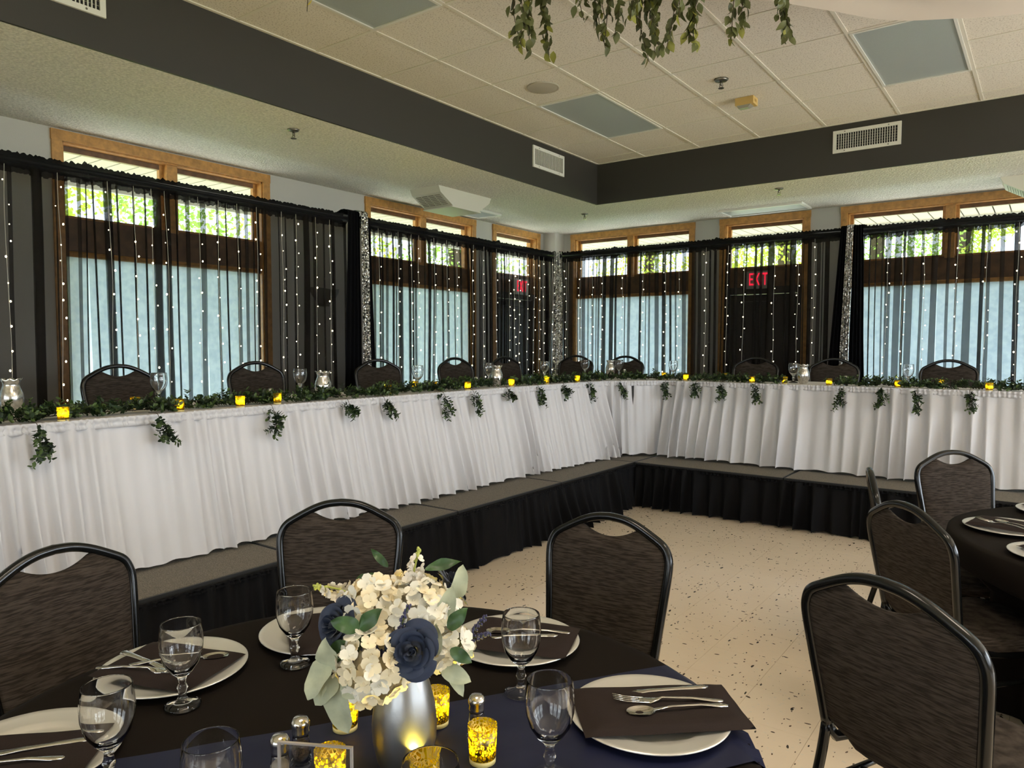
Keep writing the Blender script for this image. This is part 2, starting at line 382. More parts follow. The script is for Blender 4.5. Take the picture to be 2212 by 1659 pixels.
# ================================================================== SETTING
XS, YS, ZL, ZC = 1.7205, -1.7079, 3.07, 3.5126
XR, YB = 12.2, -14.2          # right wall, back wall
fl = struct(MB().box(-.2, XR, YB, .2, -.06, -.004).build('floor', 'floor'), 'cream speckled vinyl tile floor')
tm = MB(); g = .0009; T = .3048
tm.grid(lambda u, v: (g + u * (T - 2 * g), g + v * (T - 2 * g), 0), 2, 2)
tm.add([(0.0002, .0002, -.004), (T - .0002, .0002, -.004), (T - .0002, T - .0002, -.004), (.0002, T - .0002, -.004), (g, g, 0), (T - g, g, 0), (T - g, T - g, 0), (g, T - g, 0)],
       [(0, 1, 5, 4), (1, 2, 6, 5), (2, 3, 7, 6), (3, 0, 4, 7)])
tme = tm.mesh('floor_tile', 'floor')
cells = []
for i in range(9, 40):
    for j in range(-45, -8):
        x, y = i * T, j * T
        d = Vector((x + T / 2 - 5.8757, y + T / 2 + 8.946, -1.5)); zc_ = d.dot(fw)
        vis = False
        if zc_ > .3:
            px = 1106 + 1575.7 * d.dot(rr) / zc_; py = 829 - 1575.7 * d.dot(uu) / zc_
            vis = 880 < px < 2290 and 1060 < py < 1760
        cells.append((not vis, zc_, x, y))
cells.sort()
rest = MB()
for k, (nv, d, x, y) in enumerate(cells):
    if not nv and k < 290: put('floor_tile', tme, fl, (x, y, 0))
    else: rest.add([(x + g, y + g, 0), (x + T - g, y + g, 0), (x + T - g, y + T - g, 0), (x + g, y + T - g, 0)], [(0, 1, 2, 3)])
o = rest.build('floor_tile', 'floor', fl); o['kind'] = 'stuff'

# lowered perimeter ceiling and charcoal bulkhead
struct(MB().box(-.2, XS - .02, YB, .2, ZL, ZL + .3).box(XS - .02, XR, YS + .02, .2, ZL, ZL + .3).build('ceiling', 'lowceil'), 'lowered textured ceiling along the two window walls')
struct(MB().box(XS - .02, XS, YB, YS + .02, ZL, ZC + .02).build('trim_1', 'soffit'), 'charcoal bulkhead face above the left window wall')
struct(MB().box(XS, XR, YS, YS + .02, ZL, ZC + .02).build('trim_2', 'soffit'), 'charcoal bulkhead face above the right window wall')
uc = struct(MB().box(XS - .02, XR, YB, YS + .02, ZC + .022, ZC + .1).build('ceiling_2', 'tile'), 'suspended tile ceiling')
gx = [2.305 + .61 * k for k in range(-0, 16)]; gy = [-2.55 - .6115 * k for k in range(0, 19)]
xs_ = [XS] + gx + [XR]; ys_ = [YS] + gy + [YB]; ys_ = [YS, -1.93] + gy + [YB]
LIGHTS = [(0, 0, -2.55), (4, 0, -2.55), (0, 5, None)]
lightcells = set()
for (i0, j0) in ((1, 2), (5, 2), (1, 7), (5, 7)):
    lightcells |= {(i0, j0), (i0, j0 + 1)}
tcache = {}
nt_ = 0
restt = MB()
for i in range(len(xs_) - 1):
    for j in range(len(ys_) - 1):
        if (i, j) in lightcells: continue
        x0, x1 = xs_[i], xs_[i + 1]; y1, y0 = ys_[j], ys_[j + 1]
        if x0 > 8 or y1 < -9.6:
            restt.box(x0 + .012, x1 - .012, y0 + .012, y1 - .012, ZC + .006, ZC + .02); continue
        key = (round(x1 - x0, 3), round(y1 - y0, 3))
        if key not in tcache:
            w, d = key; b = MB(); e = .011
            b.box(e, w - e, e, d - e, .004, .018)
            tcache[key] = b.mesh('ceiling_tile', 'tile')
        put('ceiling_tile', tcache[key], uc, (x0, y0, ZC)); nt_ += 1
o = restt.build('ceiling_tile', 'tile', uc); o['kind'] = 'stuff'
for x in gx: MB().box(x - .012, x + .012, YB, YS, ZC - .002, ZC + .006).build('grid_runner', 'tbar', uc)
for j, y in enumerate(ys_[1:-1], 1):
    b = MB(); x0 = XS
    for i in range(len(xs_) - 1):
        if (i, j) in lightcells and (i, j - 1) in lightcells:
            b.box(x0, xs_[i], y - .012, y + .012, ZC - .0005, ZC + .006); x0 = xs_[i + 1]
    b.box(x0, XR, y - .012, y + .012, ZC - .0005, ZC + .006); b.build('grid_cross_bar', 'tbar', uc)
MB().box(XS, XS + .022, YB, YS, ZC - .003, ZC + .006).build('wall_angle', 'tbar', uc)
MB().box(XS, XR, YS - .022, YS, ZC - .003, ZC + .006).build('wall_angle', 'tbar', uc)

# walls with openings
WT = .16
def wall(name, axis, spans, zt, label, a0, a1):
    b = MB(); cur = a0
    def bx(p, q, z0, z1):
        if q - p < 1e-4 or z1 - z0 < 1e-4: return
        if axis == 'x': b.box(-WT, 0, p, q, z0, z1)
        else: b.box(p, q, 0, WT, z0, z1)
    for (p, q, z0, z1) in spans:
        bx(cur, p, 0, zt); bx(p, q, 0, z0); bx(p, q, z1, zt); cur = q
    bx(cur, a1, 0, zt)
    return struct(b.build(name, 'wall'), label)
# openings (outer casing extents minus casing width)
CW = .068
A_ = [(-6.612, -4.779), (-3.607, -1.769), (-1.42, -.335)]
B_ = [(.323, 2.177), (2.504, 3.585), (3.915, 6.05)]
far = [(-9.9, -8.1)]
opA = [(-9.9 + CW, -8.1 - CW, .45, 2.985)] + [(a + CW, b - CW, (.02 if k == 2 else .45), 2.985) for k, (a, b) in enumerate(A_)]
opB = [(a + CW, b - CW, (.02 if k == 1 else .45), 2.985) for k, (a, b) in enumerate(B_)] + [(6.5, 8.6, .45, 2.985)]
wall('wall_left', 'x', opA, ZL, 'pale grey left wall with tall windows', YB, 0)
wall('wall_far', 'y', opB, ZL, 'pale grey wall with tall windows on the right', -WT, XR)
# far side walls of the hall, behind and beside the camera, with their own windows
b = MB(); cur = YB
for y in (-9.1, -6.7, -4.3, -1.9):
    b.box(XR, XR + WT, cur, y - .95, 0, 3.6); b.box(XR, XR + WT, y - .95, y + .95, 0, .8); b.box(XR, XR + WT, y - .95, y + .95, 2.7, 3.6); cur = y + .95
b.box(XR, XR + WT, cur, .2, 0, 3.6); struct(b.build('wall_right', 'wall'))
b = MB(); cur = -.2
for x in (3.2, 5.8, 8.4):
    b.box(cur, x - .95, YB - WT, YB, 0, 3.6); b.box(x - .95, x + .95, YB - WT, YB, 0, .8); b.box(x - .95, x + .95, YB - WT, YB, 2.7, 3.6); cur = x + .95
b.box(cur, XR + .2, YB - WT, YB, 0, 3.6); struct(b.build('wall_back', 'wall'))
for y in (-9.1, -6.7, -4.3, -1.9):
    w = sempty('window_right', (XR, y, 0))
    for (p, q) in ((-.95, -.9), (-.03, .03), (.9, .95)): MB().box(.02, .09, p, q, .8, 2.7).build('mullion', 'wood', w)
    for (p, q) in ((.8, .86), (1.95, 2.0), (2.64, 2.7)): MB().box(.02, .09, -.95, .95, p, q).build('rail', 'wood', w)
for x in (3.2, 5.8, 8.4):
    w = sempty('window_back', (x, YB, 0))
    for (p, q) in ((-.95, -.9), (-.03, .03), (.9, .95)): MB().box(p, q, -.09, -.02, .8, 2.7).build('mullion', 'wood', w)
    for (p, q) in ((.8, .86), (1.95, 2.0), (2.64, 2.7)): MB().box(-.95, .95, -.09, -.02, p, q).build('rail', 'wood', w)
struct(MB().box(0, .205, -.235, 0, 0, ZL).build('trim_3', 'wall'), 'boxed pilaster in the corner of the two window walls')
# baseboards
struct(MB().box(0, .012, YB, -1.45, 0, .1).build('baseboard_left', 'darkwood'))
struct(MB().box(.3, 2.49, -.012, 0, 0, .1).build('baseboard_far', 'darkwood'))

# a window: coordinates a along the wall, d = depth into the wall (positive outwards), z up
def window(name, axis, a0, a1, label, door=False, nlight=2):
    w = sempty(name); w['label'] = label
    def bx(b, p, q, d0, d1, z0, z1):
        if axis == 'x': b.box(-d1, -d0, p, q, z0, z1)
        else: b.box(p, q, d0, d1, z0, z1)
        return b
    Z1 = 3.055; i0, i1 = a0 + CW, a1 - CW; zb = .02 if door else .45
    zi = Z1 - CW
    bx(MB(), a0, a0 + CW + .003, -.02, 0, zb - (0 if door else .05), Z1).build('casing_board', 'wood', w)
    bx(MB(), a1 - CW - .003, a1, -.02, 0, zb - (0 if door else .05), Z1).build('casing_board', 'wood', w)
    bx(MB(), a0 - .004, a1 + .004, -.022, 0, zi - .003, Z1 + .004).build('casing_board', 'wood', w)
    bx(MB(), i0 - .001, i0 + .016, 0, WT, zb, zi).build('jamb_board', 'wood', w)
    bx(MB(), i1 - .016, i1 + .001, 0, WT, zb, zi).build('jamb_board', 'wood', w)
    bx(MB(), i0, i1, 0, WT, zi - .016, zi + .001).build('jamb_board', 'wood', w)
    j0, j1 = i0 + .016, i1 - .016
    # header panel between upper and lower lights
    zs0, zs1 = 2.44, 2.205
    zt = zi - .016
    bays = [(j0, j1)] if nlight == 1 else [(j0, (j0 + j1) / 2 - .045), ((j0 + j1) / 2 + .045, j1)]
    if nlight == 2:
        m = (j0 + j1) / 2
        bx(MB(), m - .045, m + .045, .015, WT - .02, zs0 - .02, zt).build('mullion', 'wood', w)
    for (p, q) in bays:
        for (s0, s1, u0_, u1_) in ((p, p + .032, zs0, zt), (q - .032, q, zs0, zt), (p + .032, q - .032, zt - .04, zt), (p + .032, q - .032, zs0, zs0 + .02)):
            bx(MB(), s0, s1, .075, .115, u0_, u1_).build('sash_rail', 'darkwood' if u1_ == zt and s1 - s0 > .05 else 'wood', w)
        bx(MB(), p + .03, q - .03, .093, .097, zs0 + .018, zt - .038).build('pane', 'pane', w)
    bx(MB(), j0, j1, .05, WT - .01, zs1, zs0).build('header_panel', 'darkwood', w)  # dark wood colour stands in for the panel's backlit shade
    if not door:
        bx(MB(), j0, j1, .055, .10, zs1 - .06, zs1).build('sash_rail', 'darkwood', w)
        b = MB()
        pts = [(j0 + .005, 0, 0), (j1 - .005, 0, 0)]
        if axis == 'x': b.sweep([(-.02, j0 + .005, zs1 - .035), (-.02, j1 - .005, zs1 - .035)], .022)
        else: b.sweep([(j0 + .005, .02, zs1 - .035), (j1 - .005, .02, zs1 - .035)], .022)
        b.build('shade_rod', 'wood', w, True)
        # white fabric shade, hanging with faint waves
        nA = 60
        def fs(u, v):
            a = j0 + .012 + u * (j1 - j0 - .024); d = .028 + .004 * sin(a * 40) + .003 * nz(a * 6, v * 2); z = .5 + v * (zs1 - .055 - .5)
            return (-d, a, z) if axis == 'x' else (a, d, z)
        MB().grid(fs, nA, 6).build('shade_cloth', 'shade', w, True)
        for (p, q) in bays:
            bx(MB(), p + .01, q - .01, .12, .124, .47, zs1 - .05).build('pane', 'pane', w)
        bx(MB(), i0 - .03, i1 + .03, -.05, WT, .42, .452).build('sill_board', 'wood', w)
    return w
window('window_1', 'x', -6.612, -4.779, 'largest oak-trimmed window at the left, behind the black sheers')
window('window_2', 'x', -3.607, -1.769, 'oak-trimmed window under the ceiling heater on the left wall')
window('window_5', 'x', -9.9, -8.1, 'oak-trimmed window beyond the left edge')
window('window_3', 'y', .323, 2.177, 'oak-trimmed window just right of the room corner')
window('window_4', 'y', 3.915, 6.05, 'oak-trimmed window at the far right')
window('window_6', 'y', 6.43, 8.67, 'oak-trimmed window beyond the right edge')
def door(name, axis, a0, a1, label):
    w = window(name, axis, a0, a1, label, True, 1)
    def bx(b, p, q, d0, d1, z0, z1):
        if axis == 'x': b.box(-d1, -d0, p, q, z0, z1)
        else: b.box(p, q, d0, d1, z0, z1)
        return b
    i0, i1 = a0 + CW + .016, a1 - CW - .016
    bx(MB(), i0, i0 + .05, .02, .12, .02, 2.205).build('door_frame', 'frame_metal', w)
    bx(MB(), i1 - .05, i1, .02, .12, .02, 2.205).build('door_frame', 'frame_metal', w)
    bx(MB(), i0, i1, .02, .12, 2.12, 2.205).build('door_frame', 'frame_metal', w)
    lf = bx(MB(), i0 + .052, i1 - .052, .05, .09, .03, 2.115).build('door_leaf', 'door', w)
    bx(MB(), i0 + .1, i1 - .1, .0, .05, 1.0, 1.06).build('push_bar', 'silvertube', lf)
    bx(MB(), i0 + .22, i1 - .3, .0, .05, 2.03, 2.08).build('door_closer', 'frame_metal', lf)
door('door_1', 'x', -1.42, -.335, 'dark exit door with oak transom left of the corner')
door('door_2', 'y', 2.504, 3.585, 'dark exit door with oak transom on the right wall')

# exit signs
def text_mesh(txt, size, ext, m, name):
    cu = bpy.data.curves.new(name, 'FONT'); cu.body = txt; cu.size = size; cu.extrude = ext; cu.align_x = 'CENTER'; cu.align_y = 'CENTER'; cu.offset = size * .006
    o = bpy.data.objects.new(name, cu); COL.objects.link(o)
    me = bpy.data.meshes.new_from_object(o.evaluated_get(bpy.context.evaluated_depsgraph_get()))
    bpy.data.objects.remove(o); me.materials.clear(); me.materials.append(M[m]); me.name = name; return me
em = text_mesh('EXIT', .2, .002, 'red', 'letters')
def exit_sign(loc, rz, label):
    t = thing('exit_sign', label, 'sign', loc, rz)
    MB().box(-.15, .15, 0, .05, -.105, .105).build('housing', 'exitbox', t)
    put('letters', em, t, (0, -.003, 0), (R(90), 0, 0), (.56, 1.05, 1))
    return t
exit_sign((3.005, -.052, 2.285), 0, 'red lit exit sign over the dark door on the right wall')
exit_sign((.052, -.83, 2.285), R(90), 'red lit exit sign half hidden by black sheers left of the corner')

# ceiling troffers
def troffer(x, y, label):
    t = thing('ceiling_light', label, 'ceiling light', (x, y, ZC))
    w, d = .61, 1.223
    b = MB(); e = .03
    for (p, q, r_, s_) in ((.012, e, .012, d - .012), (w - e, w - .012, .012, d - .012), (e, w - e, .012, e), (e, w - e, d - e, d - .012)): b.box(p, q, r_, s_, -.006, .012)
    b.build('frame', 'white_metal', t)
    MB().box(e - .002, w - e + .002, e - .002, d - e + .002, .001, .006).build('diffuser', 'diffuser', t)
    MB().box(e, w - e, e, d - e, .01, .02).build('housing', 'white_metal', t)
troffer(2.305, -3.773, 'square unlit ceiling light nearest the bulkhead corner')
troffer(4.745, -3.773, 'unlit ceiling light beside the draped ivory chiffon')
troffer(2.305, -6.83, 'unlit ceiling light cut by the top edge above the left wall')
troffer(4.745, -6.83, 'unlit ceiling light behind the hanging greenery, above the frame')
# flush panels on the low ceiling
def flush(x0, x1, y0, y1, label):
    t = thing('flush_light', label, 'ceiling light', (x0, y0, ZL)); w, d = x1 - x0, y1 - y0; e = .03; b = MB()
    for (p, q, r_, s_) in ((0, e, 0, d), (w - e, w, 0, d), (e, w - e, 0, e), (e, w - e, d - e, d)): b.box(p, q, r_, s_, -.022, 0)
    b.build('frame', 'white_metal', t); MB().box(e, w - e, e, d - e, -.012, -.002).build('diffuser', 'diffuser', t)
flush(2.68, 3.63, -.56, -.15, 'flat recessed light on the low ceiling above the right exit door')
flush(.13, .5, -2.55, -1.87, 'flat recessed light on the low ceiling behind the heater')

# sprinklers, detector, speaker
def sprinkler(loc, label, rosette=.045):
    t = thing('sprinkler', label, 'sprinkler', loc, 0, 'ceiling sprinklers')
    MB().lathe([(.001, 0), (rosette, 0), (rosette * .8, -.012), (.016, -.016), (.001, -.016)], 16).build('escutcheon', 'brass', t, True)
    b = MB(); b.sweep([(0, 0, -.014), (0, 0, -.045)], .009)
    b.sweep([(.012, 0, -.03), (.014, 0, -.05), (0, 0, -.062)], .003); b.sweep([(-.012, 0, -.03), (-.014, 0, -.05), (0, 0, -.062)], .003)
    b.build('body', 'brass', t, True)
    MB().lathe([(.001, -.062), (.022, -.063), (.022, -.066), (.001, -.067)], 12).build('deflector', 'brass', t)
sprinkler((1.36, -5.524, ZL), 'chrome sprinkler on the low ceiling over the big left window')
sprinkler((1.314, -1.295, ZL), 'chrome sprinkler on the low ceiling at the bulkhead corner')
sprinkler((3.626, -1.381, ZL), 'chrome sprinkler on the low ceiling over the right exit door')
sprinkler((3.793, -3.449, ZC), 'dark sprinkler in the tile ceiling beside the beige strobe', .055)
t = thing('strobe_alarm', 'beige box strobe alarm on the tile ceiling', 'alarm', (3.80, -2.90, ZC + .003))
MB().box(-.075, .075, -.055, .055, -.06, 0).build('body', 'beige', t)
MB().add([(-.066, -.046, -.06), (.05, -.046, -.06), (.05, .046, -.06), (-.066, .046, -.06), (-.056, -.025, -.078), (.02, -.025, -.078), (.02, .025, -.078), (-.056, .025, -.078)],
         [(0, 1, 5, 4), (1, 2, 6, 5), (2, 3, 7, 6), (3, 0, 4, 7), (4, 5, 6, 7)]).build('lens', 'clearlens', t)
put('print', text_mesh('FIRE', .03, .0005, 'plate_label', 'print'), t, (.0757, 0, -.03), (R(90), 0, R(90)))
t = thing('ceiling_speaker', 'round flush speaker in a ceiling tile', 'speaker', (2.60, -4.10, ZC + .004))
MB().lathe([(.001, -.006), (.108, -.006), (.116, -.004), (.125, -.008), (.13, 0), (.001, 0)], 36).build('grille', 'speaker', t, True)

# air vents on the bulkhead
def vent(loc, rz, w, h, label):
    t = thing('air_vent', label, 'vent', loc, rz); e = .03; b = MB()
    for (p, q, r_, s_) in ((-w / 2, w / 2, h / 2 - e, h / 2), (-w / 2, w / 2, -h / 2, -h / 2 + e), (-w / 2, -w / 2 + e, -h / 2 + e, h / 2 - e), (w / 2 - e, w / 2, -h / 2 + e, h / 2 - e)):
        b.box(p, q, -.014, 0, r_, s_)
    b.build('frame', 'white_metal', t)
    MB().box(-w / 2 + e, w / 2 - e, -.003, 0, -h / 2 + e, h / 2 - e).build('cavity_shade', 'vent_dark', t)  # dark plate stands in for the shade behind the slats
    me = MB().box(-.0025, .0025, -.012, -.003, -h / 2 + e, h / 2 - e).mesh('slat', 'white_metal'); n = int((w - 2 * e) / .0195)
    for i in range(1, n): put('slat', me, t, (-w / 2 + e + (w - 2 * e) * i / n, 0, 0))
    b = MB()
    for i in range(1, 6): b.box(-w / 2 + e, w / 2 - e, -.006, -.003, -h / 2 + e + (h - 2 * e) * i / 6 - .0015, -h / 2 + e + (h - 2 * e) * i / 6 + .0015)
    o = b.build('cross_wire', 'louvre', t)
    for sx in (-1, 1):
        for sz in (-1, 1): MB().lathe([(.001, -.003), (.005, -.002), (.006, 0)], 8).xf(Matrix.Rotation(R(90), 4, 'X')).build('screw', 'brass', t, True, (sx * (w / 2 - .1), -.015, sz * (h / 2 - e / 2)))
vent((XS, -2.70, 3.35), R(90), .565, .21, 'white air vent on the left charcoal bulkhead near the corner')
vent((4.483, YS, 3.355), 0, .56, .2, 'white air vent on the right charcoal bulkhead')
vent((XS, -7.29, 3.352), R(90), .565, .21, 'white air vent on the left bulkhead cut by the top edge')

# ceiling heaters
def heater(loc, rz, label):
    t = thing('ceiling_heater', label, 'heater', loc, rz, 'ceiling heaters')
    w, L_, h = .39, .84, .17
    v = [(-w / 2, 0, 0), (w / 2, 0, 0), (w / 2, L_, 0), (-w / 2, L_, 0), (-w / 2, .03, -.06), (w / 2, .03, -.06), (w / 2, L_ - .03, -.06), (-w / 2, L_ - .03, -.06),
         (-w / 2, .22, -h), (w / 2, .22, -h), (w / 2, L_ - .2, -h), (-w / 2, L_ - .2, -h)]
    MB().add(v, [(0, 1, 5, 4), (1, 2, 6, 5), (2, 3, 7, 6), (3, 0, 4, 7), (4, 5, 9, 8), (5, 6, 10, 9), (6, 7, 11, 10), (7, 4, 8, 11), (8, 9, 10, 11)]).build('cabinet', 'heater', t)
    d = Vector((0, .19, -.11)).normalized(); nrm = Vector((0, -.11, -.19)).normalized()
    for c in range(4):
        x0 = -w / 2 + .03 + c * .085
        pn = MB(); p = Vector((x0, .03, -.06))
        for k in range(7):
            q = p + d * (.03 + k * .023) + nrm * .004
            pn.add([q, q + Vector((.07, 0, 0)), q + Vector((.07, 0, 0)) + d * .009, q + d * .009, q + nrm * .004 + d * .006, q + Vector((.07, 0, 0)) + nrm * .004 + d * .006], [(0, 1, 2, 3), (0, 1, 5, 4), (3, 2, 5, 4)])
        pn.build('grille', 'louvre', t)
    MB().box(-w / 2 - .004, w / 2 + .004, .2, L_ - .18, -h - .012, -h).build('bottom_panel', 'heater', t)
heater((.775, -3.52, ZL), 0, 'ivory angular heater on the low ceiling over the left wall')
heater((5.44, -.47, ZL), R(-90), 'ivory heater cut by the right edge above the far right window')

# wall sconce
t = thing('wall_sconce', 'half-moon wall sconce behind the sheers on the left wall', 'sconce', (.012, -4.17, 1.98))
MB().grid(lambda u, v: (abs(sin(pi * u)) * .13 * sin(pi / 2 * v) ** .8, -.17 * cos(pi * u) * sin(pi / 2 * v) ** .7, -.10 + .16 * v + .02 * abs(cos(pi * u)) * v), 20, 8).build('bowl', 'sconce', t, True)
MB().box(-.012, .012, -.06, .06, -.1, .05).build('backplate', 'sconce', t)

# ================================================================== OUTSIDE
lawn = struct(MB().box(-60, 60, -40, 60, -.35, -.1).build('ground', 'grass'))
struct(MB().box(-6.5, -WT, -16, WT + 6.5, -.1, -.04).box(-WT, 16, WT, WT + 6.5, -.1, -.04).build('ground_path', 'paving'))  # unseen paving, spread wide and pale to keep green bounce off the ceiling
ev = sempty('eave_left', (0, 0, 0)); bm = MB().box(-1.25, -.17, .006, .147, 3.02, 3.035).mesh('eave_board', 'eave')
for k in range(72): put('eave_board', bm, ev, (0, -11 + k * .155, 0))
MB().box(-1.3, -1.25, -11, 1.3, 2.92, 3.06).build('fascia_board', 'fascia', ev)
ev2 = sempty('eave_far', (0, 0, 0)); bm = MB().box(.006, .147, .17, 1.25, 3.02, 3.035).mesh('eave_board', 'eave')
for k in range(66): put('eave_board', bm, ev2, (-1.2 + k * .155, 0, 0))
MB().box(-1.3, 9.2, 1.25, 1.3, 2.92, 3.06).build('fascia_board', 'fascia', ev2)
struct(MB().box(-1.3, -.16, -14.3, .16, 3.06, 3.2).box(-1.3, 14, .16, 1.3, 3.06, 3.2).box(-.2, 14, -14.4, .2, 3.65, 3.8).build('roof', 'frame_metal'))
def tree(x, y, h, r, m, label, n=9500):
    t = thing('tree', label, 'tree', (x, y, -.1), 0, 'trees outside the windows')
    MB().sweep(crom([(0, 0, 0), (.08, .05, h * .3), (-.05, 0, h * .6), (0, .1, h * .9)], 3), .16, (1, 0, 0), None).build('trunk', 'bark', t, True)
    b = MB(); rnd = random.Random(int(x * 31 + y * 17))
    cl = [(Vector((rnd.uniform(-1, 1) * r * .75, rnd.uniform(-1, 1) * r * .75, h * .55 + rnd.uniform(-.45, .45) * h)), r * rnd.uniform(.35, .55)) for _ in range(26)]
    for _ in range(n):
        c, q = rnd.choice(cl); d = Vector((rnd.gauss(0, 1), rnd.gauss(0, 1), rnd.gauss(0, 1))).normalized()
        p = c + d * q * rnd.uniform(.6, 1.05); a = Vector((rnd.uniform(-1, 1), rnd.uniform(-1, 1), rnd.uniform(-1, 1))).normalized(); e = a.orthogonal().normalized(); s = rnd.uniform(.032, .065)
        b.add([p - a * s, p + e * s * .6, p + a * s, p - e * s * .6], [(0, 1, 2, 3)])
    o = b.build('crown', m, t); o['kind'] = 'stuff'
tree(-6.2, -4.6, 6.0, 2.0, 'tree1', 'yellow-green tree outside the left part of the big left window')
tree(-7.5, -1.7, 6.2, 2.1, 'tree2', 'green tree outside the right part of the big left window')
tree(-8.0, 2.2, 6.4, 2.0, 'tree1', 'yellow-green tree outside the window under the heater')
tree(-5.8, 4.6, 6.5, 2.0, 'tree2', 'green tree outside the left exit door transom')
tree(.6, 9.5, 6.2, 2.2, 'tree1', 'bright tree outside the right exit door transom')
tree(2.4, 11.0, 6.4, 1.9, 'tree2', 'green tree behind the one at the right exit transom')
tree(4.0, 13.0, 5.2, 1.2, 'tree1', 'small bright tree outside the far right window', 6500)
tree(-4.0, 11.5, 5.6, 1.7, 'tree1', 'distant bright tree outside the corner window', 6500)

# ================================================================== PIPE AND DRAPE
RX, RY, RZ = .5, -.66, 2.68
def wp(axis, a, d, z):           # along the wall a, out into the room d
    return (RX + d, a, z) if axis == 'x' else (a, RY - d, z)
def rod(name, axis, a0, a1, label):
    t = thing(name, label, 'curtain rod', (0, 0, 0))
    MB().sweep([wp(axis, a0, 0, RZ), wp(axis, a1, 0, RZ)], .019).build('tube', 'silvertube', t, True)
    for a in (a0, a1):
        MB().sweep([wp(axis, a, -.05, .02), wp(axis, a, -.05, RZ - .02)], .022, (1, 0, 0)).build('upright', 'silvertube', t, True)
        MB().box(*((RX - .25, RX + .15, a - .2, a + .2) if axis == 'x' else (a - .2, a + .2, RY - .15, RY + .25)), .0, .02).build('base_plate', 'stage_edge', t)
rod('drape_rod', 'x', -9.4, -.72, 'drape rod hidden in the black gathers along the left wall')
rod('drape_rod', 'y', .56, 7.9, 'drape rod hidden in the black gathers along the right wall')
def sheer(axis, a0, a1, label, seed):
    rnd = random.Random(seed); L_ = a1 - a0
    t = thing('sheer_curtain', label, 'curtain', (0, 0, 0), 0, 'black sheer curtain panels')
    # gathers: plain single-layer stretches alternate with stacked pleats of three or five layers
    samp = []; s = 0.; dd = 0.
    while s < L_:
        w = rnd.choice((.02, .035, .05, .07, .10)) * rnd.uniform(.7, 1.25)
        k = max(2, int(w / .012))
        for q in range(k): samp.append((s + w * q / k, .010 * sin(pi * q / k) * rnd.uniform(.4, 1.4)))
        s += w
        p = rnd.choice((.010, .016, .024, .034, .045, .06)) * rnd.uniform(.8, 1.2); lay = rnd.choice((1, 1, 1, 2, 2))
        samp.append((s, 0))
        for q in range(lay):
            samp += [(s + p * .5, .007 + .010 * q), (s + p, .012 + .010 * q), (s + p * .5, .017 + .010 * q), (s + p * .06 * q, .018 + .010 * q), (s + p * .5, .021 + .010 * q)]
        s += p
    samp.append((s, 0)); tot = s; nU = len(samp); nV = 14; z0, z1 = .03, RZ - .035
    off = rnd.uniform(0, 50)
    # folds that lean: panels spread from knots
    def fn(u, v):
        i = min(nU - 1, int(round(u * (nU - 1)))); ls, dd = samp[i]
        z = z0 + (z1 - z0) * v
        h = 1 - v
        a = a0 + ls / tot * L_
        a += .05 * h * nz(a * 2.2 + off, v * .7) + .018 * h * nz(a * 9 + off, v * 1.6)
        k = .55 + .6 * min(1, h * 6)
        d = dd * k + .02 * h * nz(a * 5 + off, v * 1.3)
        if a < a0: a = a0 + (a - a0) * .3
        if a > a1: a = a1 + (a - a1) * .3
        return wp(axis, a, d, z)
    MB().grid(fn, nU, nV).build('sheer_cloth', 'sheer', t, True)
    # gathered rod pocket with a frill
    n = int(L_ / .011); n2 = 12
    def hd(u, v):
        a = a0 + u * L_; th = 2 * pi * v
        r = .034 + .012 * nz(a * 34 + off, cos(th) * 2, sin(th) * 2) + .005 * sin(a * 170 + 3 * nz(a * 20))
        edge = min(1, min(u, 1 - u) * L_ / .05); r += .012 * (1 - edge)
        zz = sin(th) * r * (1.35 if sin(th) > 0 else 1.45)
        return wp(axis, a, cos(th) * r, RZ + zz)
    MB().grid(hd, n, n2, False, True).build('rod_pocket', 'header', t, True)
    b = MB(); b.grid(lambda u, v: wp(axis, a0 + u * L_ + .004 * sin(u * L_ * 210), .012 * sin(u * L_ * 330 + off) + .01 * nz(u * L_ * 50 + off), RZ - .04 - v * (.045 + .02 * nz(u * L_ * 28 + off))), n, 3)
    b.build('frill', 'header', t, True)
    return t
PA = [(-9.4, -7.62), (-7.62, -6.60), (-6.60, -5.72), (-5.72, -4.30), (-4.10, -3.05), (-3.05, -1.95), (-1.95, -.72)]
PB = [(.56, 1.38), (1.38, 2.72), (2.72, 4.12), (4.27, 4.96), (4.96, 6.4), (6.4, 7.9)]
LA = ['black sheer panel at the left edge, before the first window', 'black sheer panel left of the big left window', 'black sheer panel over the left half of the big left window',
      'black sheer panel from the big left window to the first velvet column', 'black sheer panel right of the first velvet column', 'black sheer panel over the right half of the heater window',
      'black sheer panel over the left exit door, ending at the corner']
LB = ['black sheer panel right of the silver corner strip', 'black sheer panel between the corner window and the right exit door', 'black sheer panel over the right exit door',
      'black sheer panel right of the second velvet column', 'black sheer panel over the middle of the far right window', 'black sheer panel beyond the right edge']
for k, (a, b_) in enumerate(PA): sheer('x', a, b_, LA[k], 100 + k)
for k, (a, b_) in enumerate(PB): sheer('y', a, b_, LB[k], 200 + k)

